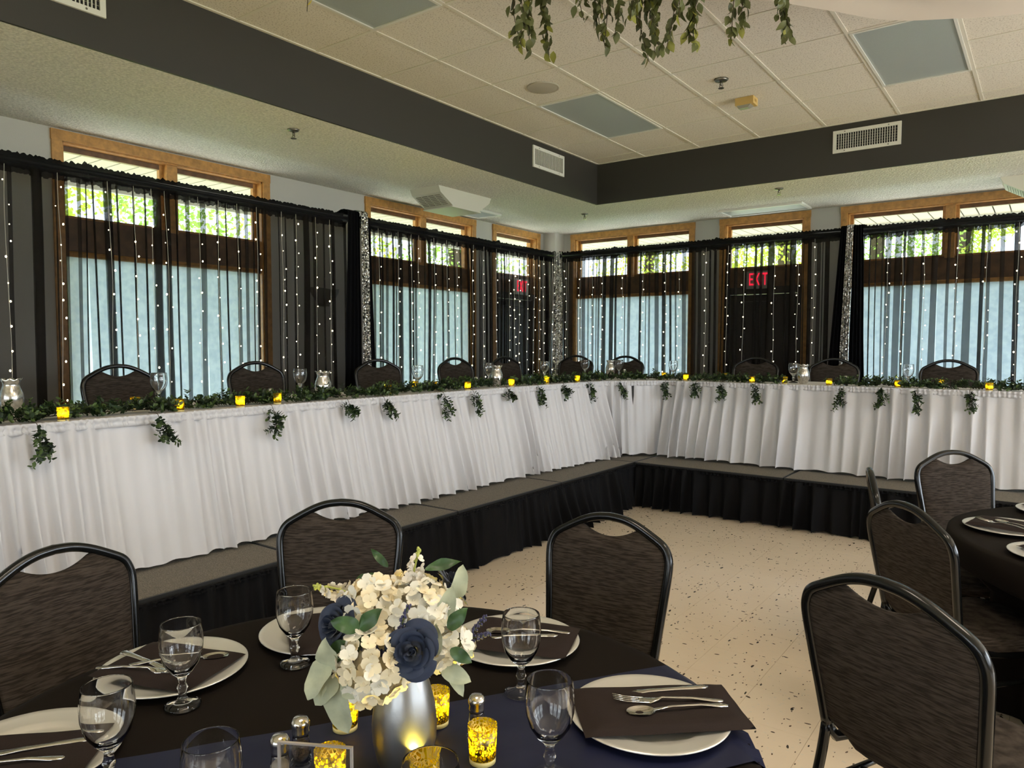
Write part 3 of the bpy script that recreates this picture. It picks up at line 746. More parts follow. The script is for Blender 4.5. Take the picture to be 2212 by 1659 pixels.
def column_drape(name, axis, a0, a1, label, cat, m, dep, lean=0., dz=.05, npl=6, flare=.06, group=None, seed=1, off=.06):
    rnd = random.Random(seed); nU = npl * 8 + 1; nV = 18
    def fn(u, v):
        h = 1 - v; c = (a0 + a1) / 2; w = (a1 - a0) * (1 + flare * 3 * h) / 2
        a = c + (2 * u - 1) * w + lean * h + .006 * nz(u * 8 + seed, v * 3)
        d = off + dep * cos(2 * pi * npl * u + .6 * nz(v * 2, seed)) * (.6 + .5 * h) * (1 - abs(2 * u - 1) ** 6)
        z = .42 + (RZ + dz - .42) * v
        return wp(axis, a, d, z)
    t = thing(name, label, cat, (0, 0, 0), 0, group)
    MB().grid(fn, nU, nV).build('fabric', m, t, True)
    # the fabric folds over the rod
    def top(u, v):
        p = fn(u, 1); th = pi * v
        return wp(axis, (p[1] if axis == 'x' else p[0]), off * cos(th) + .0 + (.02 * sin(th)) * 0 + (p[0] - RX - off if axis == 'x' else RY - off - p[1]) * (1 - v), p[2] + .03 * sin(th))
    MB().grid(top, nU, 6).build('rod_fold', m, t, True)
column_drape('velvet_column', 'x', -4.335, -4.19, 'black velvet drape left of the silver strip on the left wall', 'drape', 'black', .022, -.03, .055, 4, .22, 'black velvet drapes', 1, .075)
column_drape('velvet_column', 'x', -4.155, -4.05, 'narrow black velvet drape right of the silver strip on the left wall', 'drape', 'black', .02, .06, .01, 3, .25, 'black velvet drapes', 2, .06)
column_drape('sequin_strip', 'x', -4.205, -4.12, 'silver sequin strip between black velvet drapes on the left wall', 'drape', 'sequin', .016, .035, .062, 3, .1, 'silver sequin strips', 3, .11)
column_drape('velvet_column', 'y', 4.075, 4.165, 'black velvet drape left of the silver strip on the right wall', 'drape', 'black', .022, -.10, .035, 4, .4, 'black velvet drapes', 4, .075)
column_drape('velvet_column', 'y', 4.195, 4.29, 'black velvet drape right of the silver strip on the right wall', 'drape', 'black', .022, .02, .035, 4, .3, 'black velvet drapes', 5, .075)
column_drape('sequin_strip', 'y', 4.145, 4.205, 'silver sequin strip between black velvet drapes on the right wall', 'drape', 'sequin', .014, -.05, .04, 3, .25, 'silver sequin strips', 6, .125)
# corner strip faces the room diagonally
def corner(u, v):
    h = 1 - v; s = (2 * u - 1) * (.052 + .03 * h); d = .012 * cos(2 * pi * 3 * u)
    return (.565 + s * .707 + d * .707, -.725 + s * .707 - d * .707, .42 + (RZ + .045 - .42) * v)
t = thing('sequin_strip', 'silver sequin strip hanging in the corner where both drapes meet', 'drape', (0, 0, 0), 0, 'silver sequin strips')
MB().grid(corner, 25, 16).build('fabric', 'sequin', t, True)

# fairy light curtains
bulb = MB().ball((0, 0, 0), .0052, 8, 5, 1.25).mesh('bulb', 'bulb')
def strands(axis, a0, a1, n, label, seed):
    rnd = random.Random(seed)
    t = thing('light_curtain', label, 'string lights', (0, 0, 0), 0, 'curtains of fairy lights')
    for k in range(n):
        a = a0 + (a1 - a0) * (k + .5) / n + rnd.uniform(-.06, .06); ph = rnd.uniform(0, 9)
        zb = 1.12
        pts = [wp(axis, a + .02 * nz(z * 1.3, ph), .058 + .012 * nz(z * 2, ph + 4), z) for z in [RZ - .05 - i * (RZ - .05 - zb) / 22 for i in range(23)]]
        s = MB().sweep(pts, [(.0013, 0), (-.0007, .0012), (-.0007, -.0012)], (1, 0, 0)).build('strand', 'wire', t)
        z = RZ - .12 - rnd.uniform(0, .14)
        while z > zb:
            put('bulb', bulb, s, wp(axis, a + .02 * nz(z * 1.3, ph) + rnd.uniform(-.024, .024), .07 + .012 * nz(z * 2, ph + 4), z), None, (rnd.choice((.55, .7, .85, 1.0, 1.1)),) * 3)
            z -= rnd.uniform(.09, .17)
strands('x', -7.5, -6.68, 3, 'fairy lights on the sheer left of the big left window', 1)
strands('x', -6.62, -5.75, 5, 'fairy lights over the left half of the big left window', 2)
strands('x', -5.7, -4.42, 7, 'fairy lights from the big left window to the velvet column', 3)
strands('x', -4.0, -3.05, 5, 'fairy lights just right of the first velvet column', 4)
strands('x', -3.05, -1.95, 5, 'fairy lights over the right half of the heater window', 5)
strands('x', -1.9, -.78, 8, 'dense fairy lights over the left exit door by the corner', 6)
strands('y', .62, 1.38, 4, 'fairy lights right of the corner silver strip', 7)
strands('y', 1.42, 2.70, 5, 'fairy lights between corner window and right exit door', 8)
strands('y', 2.75, 3.98, 5, 'fairy lights over the right exit door', 9)
strands('y', 4.42, 4.96, 3, 'fairy lights right of the second velvet column', 10)
strands('y', 5.0, 6.3, 5, 'fairy lights over the far right window', 11)

# ================================================================== STAGE
ZP = .405
def deck(x0, x1, y0, y1, label, n):
    t = thing('stage_deck', label, 'stage platform', ((x0 + x1) / 2, (y0 + y1) / 2, 0), 0, 'carpeted stage decks'); w, d = (x1 - x0) / 2 - .004, (y1 - y0) / 2 - .004
    MB().box(-w + .012, w - .012, -d + .012, d - .012, ZP - .012, ZP).build('carpet_top', 'carpet', t)
    b = MB()
    for (p, q, r_, s_) in ((-w, w, -d, -d + .012), (-w, w, d - .012, d), (-w, -w + .012, -d + .012, d - .012), (w - .012, w, -d + .012, d - .012)): b.box(p, q, r_, s_, ZP - .09, ZP - .002)
    b.build('edge_frame', 'stage_edge', t)
    lg = MB().box(-.025, .025, -.025, .025, 0, ZP - .09).mesh('leg', 'stage_edge')
    for sx in (-1, 1):
        for sy in (-1, 1): put('leg', lg, t, (sx * (w - .1), sy * (d - .1), 0))
xp, yp = 2.775, -2.815
ya = [-2.815, -4.075, -5.335, -6.595, -7.855, -9.115]
for k in range(5): deck(.78, xp, ya[k + 1], ya[k], 'carpeted stage deck along the left wall, %s from the corner' % ordn(k), k)
deck(.78, xp, yp, -.95, 'carpeted stage deck filling the corner of the stage', 0)
xb = [2.775, 4.135, 5.495, 6.855]
for k in range(3): deck(xb[k], xb[k + 1], yp, -.95, 'carpeted stage deck along the right wall, %s from the corner' % ordn(k), k)

def skirt(name, path, ztop, zbot, m, label, cat, flare, amp, lam, band, seed, group):
    """pleated skirt along a polyline path [(x,y)...] with outward normal to the right-hand side of travel"""
    rnd = random.Random(seed)
    P = [Vector((x, y, 0)) for x, y in path]; seg = [(P[i + 1] - P[i]).length for i in range(len(P) - 1)]; Lt = sum(seg)
    def at(s):
        s = max(0, min(Lt - 1e-6, s)); i = 0
        while i < len(seg) - 1 and s > seg[i]: s -= seg[i]; i += 1
        d = (P[i + 1] - P[i]).normalized(); return P[i] + d * s, Vector((d.y, -d.x, 0)), d
    # irregular pleat phase
    nS = int(Lt / .011); ph = [0.]
    for i in range(nS):
        s = i / nS * Lt; lam_ = lam * (1 + .8 * nz(s * 2.3, seed * 3.1) + .5 * nz(s * 7, seed))
        ph.append(ph[-1] + Lt / nS / max(.03, lam_))
    nV = 16
    def fn(u, v):
        i = min(nS, int(round(u * nS))); s = u * Lt; p, nr, d = at(s)
        h = 1 - v                           # 0 at top
        A = amp * (.55 + .75 * h ** .7) * max(.12, .75 + 1.5 * nz(s * 3.1, seed + .5 * h))
        c = 2 * pi * (ph[i] + .10 * h * nz(s * .9, h * .8, seed))
        w = sin(c) + .35 * sin(2 * c + 1) ; fine = .0022 * sin(s * 260) * max(0, 1 - h * 7)
        dd = .002 + flare * (max(0, h - .06) / .94) ** 1.05 + A * 1.9 * (.5 + .5 * sin(c)) ** (1.2 + 1.3 * h) + A * .25 * sin(2 * c + 1) + fine + .012 * h * nz(s * .7, h, seed + 7)
        zz = ztop + (zbot - ztop) * h + (.007 * sin(c * .5 + seed) * h if h > .98 else 0) + .012 * h * nz(s * 1.1, seed)
        # lateral roll of pleats
        q = p + nr * dd + d * (A * .42 * cos(c) * h)
        return (q.x, q.y, max(zz, zbot - .006))
    t = thing(name, label, cat, (0, 0, 0), 0, group)
    b = MB().grid(fn, nS + 1, nV); b.build('pleats', m, t, True)
    # shirred header band
    def bd(u, v):
        s = u * Lt; p, nr, d = at(s)
        r = .007 * sin(s * 190 + 3 * nz(s * 25)) * sin(pi * v) + .005 * nz(s * 60, v * 3)
        q = p + nr * (.022 + r + .007 * sin(3 * pi * v) - .012 * max(0, v - .8) * 5)
        return (q.x, q.y, ztop + .006 - v * band + .004 * nz(s * 80) * (1 if v < .1 else 0))
    MB().grid(bd, int(Lt / .004), 6).build('shirred_band', m, t, True)
    return t
skirt('stage_skirt', [(2.79, -9.3), (2.79, -2.835)], ZP - .015, .012, 'stage_skirt', 'black pleated stage skirt below the left deck edge', 'stage skirt', .03, .03, .12, .03, 1, 'black stage skirts')
skirt('stage_skirt', [(2.79, -2.835), (6.9, -2.835)], ZP - .015, .012, 'stage_skirt', 'black pleated stage skirt below the right deck edge', 'stage skirt', .03, .03, .15, .03, 2, 'black stage skirts')

# ================================================================== HEAD TABLE
ZT = 1.142
def ptable(x0, x1, y0, y1, label, poly=None):
    t = thing('head_table', label, 'table', (0, 0, ZP), 0, 'banquet tables on the stage')
    poly = poly or [(x0, y0), (x1, y0), (x1, y1), (x0, y1)]
    MB().prism(poly, ZT - ZP - .03, ZT - ZP - .006).build('tabletop', 'table_top', t)
    for (x, y) in ((x0 + .12, y0 + .12), (x1 - .12, y0 + .12), (x0 + .12, y1 - .12), (x1 - .12, y1 - .12)):
        MB().sweep([(x, y, 0), (x, y, ZT - ZP - .03)], .014, (1, 0, 0)).build('leg', 'table_metal', t, True)
TF = 2.255; TB = -2.225
yt = [-9.3, -7.55, -5.85, -4.25, -2.70]
for k in range(4): ptable(1.5, TF - .01, yt[3 - k] + .002, yt[4 - k] - .002, 'long banquet table under white cloth on the left stage, %s from the corner' % ordn(k))
cpoly = [(1.5, -2.698), (2.36, -2.698), (2.80, TB + .01), (2.798, -1.47), (1.5, -1.47)]
ptable(1.5, 2.7, -2.6, -1.47, 'corner table under white cloth where the two head tables join', cpoly)
xt_ = [2.802, 4.55, 6.3, 8.0]
for k in range(3): ptable(xt_[k], xt_[k + 1] - .004, TB + .01, -1.47, 'long banquet table under white cloth on the right stage, %s from the corner' % ordn(k))
def cloth(poly, back, label):
    t = thing('white_tablecloth', label, 'tablecloth', (0, 0, ZT), 0, 'white head table cloths')
    b = MB().prism(poly, -.005, 0)
    n = len(poly); b.build('top_cloth', 'white_cloth', t)
    (x0, y0), (x1, y1) = back
    d = Vector((x1 - x0, y1 - y0, 0)); L_ = d.length; d.normalize(); nr = Vector((d.y, -d.x, 0))
    def fn(u, v):
        s = u * L_; q = Vector((x0, y0, 0)) + d * s + nr * (.004 + .02 * v * (1 + sin(s * 26 + nz(s))))
        return (q.x, q.y, -.002 - v * .28)
    MB().grid(fn, int(L_ / .03), 5).build('back_drop', 'white_cloth', t, True)
cloth([(1.495, -9.3), (TF, -9.3), (TF, -2.70), (1.495, -2.70)], ((1.495, -2.7), (1.495, -9.3)), 'white cloth over the left head table')
cloth([(1.495, -2.695), (2.37, -2.695), (2.805, TB), (2.80, -1.465), (1.495, -1.465)], ((2.8, -1.465), (1.495, -1.465)), 'white cloth over the corner head table')
cloth([(2.806, TB), (8.0, TB), (8.0, -1.465), (2.806, -1.465)], ((8.0, -1.465), (2.806, -1.465)), 'white cloth over the right head table')
skirt('table_skirt', [(TF + .002, -9.3), (TF - .02, -6.5), (TF + .01, -4.2), (2.36, -2.70)], ZT, ZP + .02, 'skirt', 'long white pleated skirt on the left head table', 'table skirt', .15, .026, .10, .052, 11, 'white table skirts')
skirt('table_skirt', [(2.352, -2.712), (2.83, TB - .002)], ZT, ZP + .02, 'skirt', 'short white pleated skirt across the head table corner', 'table skirt', .05, .024, .085, .052, 12, 'white table skirts')
skirt('table_skirt', [(2.812, TB), (8.0, TB)], ZT, ZP + .02, 'skirt', 'long white pleated skirt on the right head table', 'table skirt', .165, .033, .115, .052, 13, 'white table skirts')

# ================================================================== CHAIRS
def back_y(z): return -.22 - .18 * (z - .45)
OUT = [(-.232, 0.), (-.226, .10), (-.216, .25), (-.205, .36), (-.192, .47), (-.200, .56), (-.212, .68), (-.219, .765), (-.214, .803), (-.197, .833), (-.160, .857), (-.10, .888), (-.05, .904), (0, .909)]
def make_chair():
    t = thing('banquet_chair', 'x', 'chair', (0, 0, 0), 0, None)
    half = crom([(u, back_y(z), z) for u, z in OUT if z > .46], 5)
    path = half + [Vector((-p.x, p.y, p.z)) for p in reversed(half[:-1])]
    MB().sweep(path, rrect(.026, .027, .006), (0, 1, 0)).build('back_frame', 'chairframe', t, True)
    # outline of the inside edge of the frame
    def zin(u):
        u = abs(u); pts = [(0, .897), (.085, .884), (.150, .850), (.186, .829), (.202, .803), (.21, .77)]
        for (a, za), (b, zb_) in zip(pts, pts[1:]):
            if u <= b: return za + (zb_ - za) * (u - a) / (b - a)
        return .74
    def ztop(u):
        h = .843 + .034 * (abs(u) / .1) ** 2 if abs(u) < .1 else 9
        return min(zin(u), h)
    def whalf(z):
        pts = [(.44, .178), (.47, .184), (.56, .192), (.68, .204), (.765, .211), (.9, .211)]
        for (a, wa), (b, wb) in zip(pts, pts[1:]):
            if z <= b: return wa + (wb - wa) * max(0, (z - a) / (b - a))
        return .211
    def zbot(s): return .452 + .045 * abs(s) ** 5
    nu, nv = 33, 18
    def face(sgn):
        def fn(u, v):
            s = 2 * u - 1; zb_ = zbot(s); zt_ = ztop(s * .206); z = zb_ + (zt_ - zb_) * v
            w = whalf(z); x = s * w
            e = (1 - abs(s) ** 10) * (1 - abs(2 * v - 1) ** 14)
            return (x, back_y(z) + sgn * (.006 + (.014 if sgn > 0 else .006) * e), z)
        return fn
    b = MB(); b.grid(face(1), nu, nv); k = nu * nv; b.grid(face(-1), nu, nv)
    b.f = [tuple(reversed(q)) if max(q) < k else q for q in b.f]
    ring = [i for i in range(nu)] + [j * nu + nu - 1 for j in range(1, nv)] + [(nv - 1) * nu + i for i in range(nu - 2, -1, -1)] + [j * nu for j in range(nv - 2, 0, -1)]
    for i in range(len(ring)):
        a, c = ring[i], ring[(i + 1) % len(ring)]; b.f.append((a, c, c + k, a + k))
    b.build('backrest', 'fabric', t, True)
    # seat cushion
    def seat(u, v):
        a = 2 * pi * u; p = 4.2
        cx, sy = cos(a), sin(a); q = (abs(cx) ** p + abs(sy) ** p) ** (-1 / p)
        prof = [(0.02, .0), (.97, .0), (1.0, .012), (1.0, .035), (.96, .052), (.7, .062), (.35, .066), (.02, .067)]
        f = v * (len(prof) - 1); i = min(len(prof) - 2, int(f)); f -= i
        r = prof[i][0] + (prof[i + 1][0] - prof[i][0]) * f; z = prof[i][1] + (prof[i + 1][1] - prof[i][1]) * f
        x, y = cx * q * r * .207, sy * q * r * .215
        return (x * (1 + .08 * y / .2), y + .005, .415 + z + .008 * max(0, y) / .2)
    MB().grid(seat, 40, 16, True).build('seat', 'fabric', t, True)
    for sx in (-1, 1):
        # side rail under the seat, meets the back frame
        MB().sweep([(sx * .192, back_y(.47), .47), (sx * .19, -.19, .425), (sx * .185, 0, .402), (sx * .185, .19, .398)], rrect(.022, .025, .005), (0, 0, 1)).build('seat_rail', 'chairframe', t, True)
        rl = MB().sweep(crom([(sx * .192, back_y(.47) - .001, .475), (sx * .203, -.235, .36), (sx * .212, -.275, .2), (sx * .220, -.325, .012)], 4), rrect(.022, .025, .005), (0, 1, 0)).build('leg', 'chairframe', t, True)
        MB().lathe([(.015, 0), (.016, .018), (.012, .022)], 10).build('glide', 'glide', rl, True, (sx * .220, -.327, 0))
        fl_ = MB().sweep([(sx * .186, .17, .405), (sx * .19, .185, .3), (sx * .198, .215, .012)], rrect(.022, .025, .005), (0, 1, 0)).build('leg', 'chairframe', t, True)
        MB().lathe([(.015, 0), (.016, .018), (.012, .022)], 10).build('glide', 'glide', fl_, True, (sx * .198, .216, 0))
        MB().sweep([(sx * .206, -.25, .30), (sx * .188, .18, .31)], .009).build('stretcher', 'chairframe', t, True)
    MB().sweep([(-.186, .16, .392), (.186, .16, .392)], rect(.02, .022)).build('front_rail', 'chairframe', t)
    MB().sweep([(-.197, -.07, .303), (.197, -.07, .303)], .008).build('cross_bar', 'chairframe', t, True)
    return t
ch0 = make_chair()
GC = 'chairs around the front round table'; GC2 = 'chairs around the right round table'; GH = 'chairs behind the head table'
used = [False]
def chair(x, y, face, label, group, z=0, sc=None):
    rz = R(face) - pi / 2
    if not used[0]:
        used[0] = True; ch0.location = (x, y, z); ch0.rotation_euler = (0, 0, rz); ch0['label'] = label; ch0['group'] = group; return ch0
    return dup(ch0, (x, y, z), rz, label, group, sc)
chair(3.884, -8.017, 8.5, 'dark chair at the left edge, nearest left of the front round table', GC)
chair(3.952, -7.377, -49, 'dark chair directly behind the blue and ivory bouquet', GC)
chair(4.70, -7.047, -85, 'dark chair behind the right rear place of the front round table', GC)
chair(5.70, -6.78, 65, 'large dark chair in the right foreground seen from behind', GC2, 0, (1.05, 1.0, 1.03))
chair(5.67, -5.72, 46, 'dark chair seen from behind, close to the right round table', GC2)
chair(5.659, -4.499, -48, 'grey-lit dark chair on the far side of the right round table', GC2)
chair(5.50, -5.12, 14, 'dark chair seen edge-on left of the right round table', GC2)
HS = (1.06, 1.03, 1.045)
hl = ['left of the first goblet', 'beside the second goblet', 'below the silver sequin strip', 'below the heater window', 'half hidden behind a silver vase']
for k, (x, y, f) in enumerate([(1.20, -6.60, 0), (1.13, -5.54, -5), (1.20, -4.36, -14), (1.18, -3.22, -8), (1.22, -2.42, -10)]):
    chair(x, y, f, 'dark chair behind the left head table, %s' % hl[k], GH, ZP, HS)
hl = ['below the corner sequin strip', 'behind the vase near the corner', 'below the right exit sign', 'behind the fifth silver vase', 'before the far right window']
for k, (x, y, f) in enumerate([(1.03, -1.25, -84), (1.73, -1.25, -84), (3.31, -1.22, -84), (4.13, -1.25, -82), (5.13, -1.28, -86)]):
    chair(x, y, f, 'dark chair behind the right head table, %s' % hl[k], GH, ZP, HS)

# ================================================================== TABLEWARE PROTOTYPES
def goblet_proto():
    t = thing('water_goblet', 'x', 'goblet')
    pr = [(.0005, .0), (.036, .0), (.037, .003), (.030, .007), (.012, .013), (.0075, .022), (.0085, .034), (.0115, .040), (.0085, .046), (.0075, .056), (.011, .064), (.024, .076), (.036, .095), (.0425, .120), (.0435, .140), (.0418, .160), (.0398, .174), (.0395, .1758), (.0391, .1765),
          (.0387, .1758), (.0386, .174), (.0406, .160), (.0424, .140), (.0414, .120), (.0346, .097), (.022, .080), (.010, .071), (.0005, .069)]
    MB().lathe(pr, 32).build('glass', 'glass', t, True); return t
gob = goblet_proto(); gfirst = [True]
def place(proto, flag, loc, rz, label, group, scale=None):
    if flag[0]:
        flag[0] = False; proto.location = loc; proto.rotation_euler = (0, 0, rz); proto['label'] = label; proto['group'] = group
        if scale: proto.scale = scale
        return proto
    return dup(proto, loc, rz, label, group, scale)
def votive_proto():
    t = thing('votive_candle', 'x', 'candle')
    pr = [(.0005, .003), (.0215, .003), (.0245, .066), (.0262, .066), (.0232, .0), (.0005, .0)]
    MB().lathe([(.0215, .009), (.0245, .0655), (.0262, .066), (.0235, .009)], 28).build('mercury_glass', 'votive', t, True)
    MB().lathe([(.0005, .0), (.0232, .0), (.0236, .009), (.0005, .009)], 28).build('base_glass', 'wax', t, True)
    MB().lathe([(.0005, .0092), (.018, .0092), (.018, .024), (.0005, .026)], 16).build('tealight', 'wax', t, True)
    MB().lathe([(.0005, .026), (.006, .029), (.007, .034), (.004, .041), (.0005, .046)], 10).build('flame_bulb', 'flame', t, True)
    return t
vot = votive_proto(); vfirst = [True]
def vase_proto():
    t = thing('silver_vase', 'x', 'vase')
    def md(r, z, a):
        k = max(0, (z - .15) / .03); return r * (1 + .05 * k * cos(8 * a)), z + .006 * k * cos(8 * a)
    pr = [(.0005, 0), (.030, 0), (.033, .004), (.040, .02), (.050, .045), (.055, .072), (.054, .095), (.046, .122), (.038, .142), (.037, .152), (.041, .165), (.050, .178), (.048, .179), (.039, .166), (.035, .152), (.036, .142), (.0005, .10)]
    MB().lathe(pr, 40, (0, 0, 0), md).build('mercury_body', 'vase_mercury', t, True); return t
hv = vase_proto(); hvfirst = [True]

# head table goblets / vases / votives
GG = 'goblets on the head table'
gA = [(1.60, -6.70), (1.60, -5.68), (1.72, -4.61), (1.66, -3.60), (1.66, -2.66), (1.66, -1.845)]
gB = [(1.96, -1.60), (2.62, -1.62), (3.92, -1.80), (4.86, -1.62)]
gl = ['right of the first head chair', 'right of the second head chair', 'between the third and fourth head chairs', 'left of the third silver vase', 'between the fifth head chair and the corner', 'left of the fourth silver vase, by the corner',
      'right of the fourth silver vase', 'alone left of the right exit sign', 'left of the fifth silver vase', 'in front of the far right window']
for k, (x, y) in enumerate(gA + gB):
    place(gob, gfirst, (x, y, ZT), .3 * k, 'clear goblet on the head table, %s' % gl[k], GG, (1.12, 1.12, 1.06))
GV = 'silver vases on the head table'
for (x, y), l in zip([(1.60, -7.47), (2.02, -5.82), (2.10, -4.05), (1.86, -1.62), (4.06, -1.99)], ['at the left edge of the picture', 'between the second and third head chairs', 'in front of the fifth head chair', 'near the corner beside a goblet', 'on the right head table beside a goblet']):
    place(hv, hvfirst, (x, y, ZT), y * 3, 'silver scalloped vase on the head table, %s' % l, GV)
GVo = 'votive candles on the head table'
vv = [(2.20, -7.47), (2.15, -6.88), (2.20, -6.55), (2.15, -6.27), (2.08, -5.29), (2.2, -4.55), (1.98, -4.70), (2.2, -3.97), (2.22, -3.47), (2.28, -3.03), (1.80, -4.73), (1.82, -6.95), (2.2, -2.5), (2.62, -1.85), (2.97, -2.10),
      (3.65, -2.17), (3.92, -2.08), (4.32, -2.15), (4.86, -2.15), (5.14, -1.85), (5.50, -2.17), (3.18, -1.60)]
vv.sort(key=lambda p: (p[0] - 5.8757) * rr.x + (p[1] + 8.946) * rr.y > 1e9 or atan2((p[0] - 5.8757) * rr.x + (p[1] + 8.946) * rr.y, (p[0] - 5.8757) * fw.x + (p[1] + 8.946) * fw.y))
for k, (x, y) in enumerate(vv):
    place(vot, vfirst, (x, y, ZT), k * 1.7, 'glowing gold votive among the garland, %s from the left on the head table' % ordn(k), GVo)
# dark napkins at the head table places
nap = MB()
def napf(top):
    def f(u, v):
        x = (u - .5) * .30; y = (v - .5) * .12; return (x, y, (.012 if top else 0) * (1 - abs(2 * u - 1) ** 8) * (1 - abs(2 * v - 1) ** 6) + .0015 * nz(u * 5, v * 5) + .001)
    return f
nap.grid(napf(True), 12, 8); nap.grid(napf(False), 12, 8)
nme = nap.mesh('folded_napkin', 'napkin', True)
for k, (x, y, rz) in enumerate([(1.68, -6.3, 90), (1.68, -5.15, 90), (1.72, -4.28, 90), (1.70, -3.25, 90), (1.68, -2.95, 60), (2.35, -1.68, 0), (3.45, -1.68, 0), (4.45, -1.72, 0), (5.35, -1.68, 0)]):
    l = ['right of the first head chair', 'between the second silver vase and third chair', 'before the fourth head chair', 'before the fifth head chair', 'just right of the fifth head chair', 'right of the fourth silver vase', 'below the right exit sign', 'right of the fifth silver vase', 'before the rightmost head chair'][k]
    tag(put('folded_napkin', nme, None, (x, y, ZT), (0, 0, R(rz))), 'black folded napkin lying on the head table, %s' % l, 'napkin', 'black napkins on the head table')

# ================================================================== GARLANDS
def leaf_sprig(b, b2, base, dirv, n, ln, rnd):
    """sprig of opposed small oval leaves; b = dark leaves, b2 = light tips"""
    d = dirv.normalized(); up = d.orthogonal().normalized(); side = d.cross(up)
    for i in range(n):
        s = (i + 1) / n; p = base + d * (ln * s) + Vector((0, 0, -.25 * ln * s * s))
        a = rnd.uniform(0, 2 * pi)
        for q in (0, pi):
            o = (up * cos(a + q) + side * sin(a + q)); l = (o + d * rnd.uniform(.4, .9)).normalized() * rnd.uniform(.019, .031)
            w = l.cross(d).normalized() * l.length * .30; nrm = w.cross(l).normalized() * .003
            (b2 if i >= n - 2 and rnd.random() < .6 else b).add([p, p + l * .35 + w + nrm, p + l * .8 + w * .7, p + l, p + l * .8 - w * .7, p + l * .35 - w + nrm], [(0, 1, 2, 3), (0, 3, 4, 5)])
def garland(pts, label, seed, hang):
    rnd = random.Random(seed); t = thing('boxwood_garland', label, 'garland', (0, 0, 0), 0, 'boxwood garlands on the head table')
    P = [Vector((x + .03 * nz(x * 3, y * 3, seed), y + .03 * nz(x * 3, y * 3, seed + 5), ZT + .018)) for x, y in pts]
    c = crom(P, 8); MB().sweep(c, .003).build('stem', 'twig', t)
    b, b2 = MB(), MB()
    L_ = sum((c[i + 1] - c[i]).length for i in range(len(c) - 1)); n = int(L_ * 175)
    for k in range(n):
        f = rnd.random() * (len(c) - 1.001); i = int(f); p = c[i].lerp(c[i + 1], f - i)
        d = Vector((rnd.gauss(0, 1), rnd.gauss(0, 1), rnd.uniform(.15, 1.5))).normalized()
        dense = .75 + .5 * nz(p.x * 2.5, p.y * 2.5, seed + 2)
        if rnd.random() > dense + .25: continue
        leaf_sprig(b, b2, p + Vector((rnd.uniform(-.04, .04), rnd.uniform(-.04, .04), .0)), d, rnd.choice((4, 5, 6)), rnd.uniform(.055, .11), rnd)
    def fixz(m):
        m.v = [(x, y, max(z, ZT + .004)) for x, y, z in m.v]
    fixz(b); fixz(b2)
    o = b.build('foliage', 'boxwood', t); o['kind'] = 'stuff'
    o = b2.build('tip_foliage', 'boxwood_light', t); o['kind'] = 'stuff'
    for (x, y, nx, ny, ln) in hang:     # sprigs that hang over the table edge
        b, b2 = MB(), MB(); base = Vector((x, y, ZT + .012)); out = Vector((nx, ny, 0))
        side = Vector((-ny, nx, 0)); pth = [base - out * .05, base + out * .035, base + out * .06 + Vector((0, 0, -.03)), base + out * .075 + side * .02 + Vector((0, 0, -ln * .6)), base + out * .085 + side * rnd.uniform(-.03, .05) + Vector((0, 0, -ln))]
        cc = crom(pth, 4); b3 = MB().sweep(cc, .0016)
        for i in range(6, len(cc)):
            for q in range(2 if i > 8 else 1):
                leaf_sprig(b, b2, cc[i], Vector((rnd.gauss(0, .6), rnd.gauss(0, .6), -.6)) + out * .4, rnd.choice((3, 4, 5)), rnd.uniform(.03, .055), rnd)
        sp = b3.build('hanging_sprig', 'twig', t)
        o = b.build('foliage', 'boxwood', sp); o['kind'] = 'stuff'; o = b2.build('tip_foliage', 'boxwood_light', sp); o['kind'] = 'stuff'
EA = TF + .01
garland([(2.10, -8.4), (2.16, -8.0), (2.12, -7.6), (2.06, -7.3), (2.10, -6.9)], 'boxwood garland at the left edge, in front of the first silver vase', 1, [(EA, -7.62, 1, 0, .13)])
garland([(2.08, -6.95), (2.04, -6.6), (2.10, -6.3), (2.12, -6.0), (2.06, -5.75)], 'boxwood garland before the first two head chairs', 2, [(EA, -7.08, 1, 0, .11), (EA, -6.42, 1, 0, .13)])
garland([(2.10, -5.8), (2.14, -5.5), (2.04, -5.2), (2.08, -4.9), (2.12, -4.6)], 'boxwood garland before the third and fourth head chairs', 3, [(EA, -5.86, 1, 0, .07), (EA, -5.55, 1, 0, .10), (EA, -4.96, 1, 0, .15)])
garland([(2.12, -4.6), (2.06, -4.3), (2.14, -4.0), (2.16, -3.7), (2.10, -3.4)], 'boxwood garland around the third silver vase', 4, [(EA, -4.62, 1, 0, .15), (EA, -4.18, 1, 0, .07), (EA + .01, -3.75, 1, 0, .14)])
garland([(2.14, -3.4), (2.18, -3.0), (2.2, -2.6), (2.35, -2.3), (2.62, -2.06)], 'boxwood garland turning the head table corner', 5, [(2.30, -3.38, 1, 0, .09), (2.32, -2.98, 1, 0, .14), (2.47, -2.56, .707, -.707, .13)])
garland([(2.62, -2.06), (2.95, -2.06), (3.3, -2.02), (3.6, -2.10), (3.9, -2.08)], 'boxwood garland below the right exit sign', 6, [(2.84, TB - .01, 0, -1, .13), (3.15, TB - .01, 0, -1, .12), (3.40, TB - .01, 0, -1, .13), (3.72, TB - .01, 0, -1, .14)])
garland([(4.35, -2.10), (4.7, -2.06), (5.05, -2.10), (5.4, -2.04), (5.8, -2.08)], 'boxwood garland right of the fifth silver vase', 7, [(4.44, TB - .01, 0, -1, .15), (4.76, TB - .01, 0, -1, .13), (5.02, TB - .01, 0, -1, .16), (5.38, TB - .01, 0, -1, .13)])

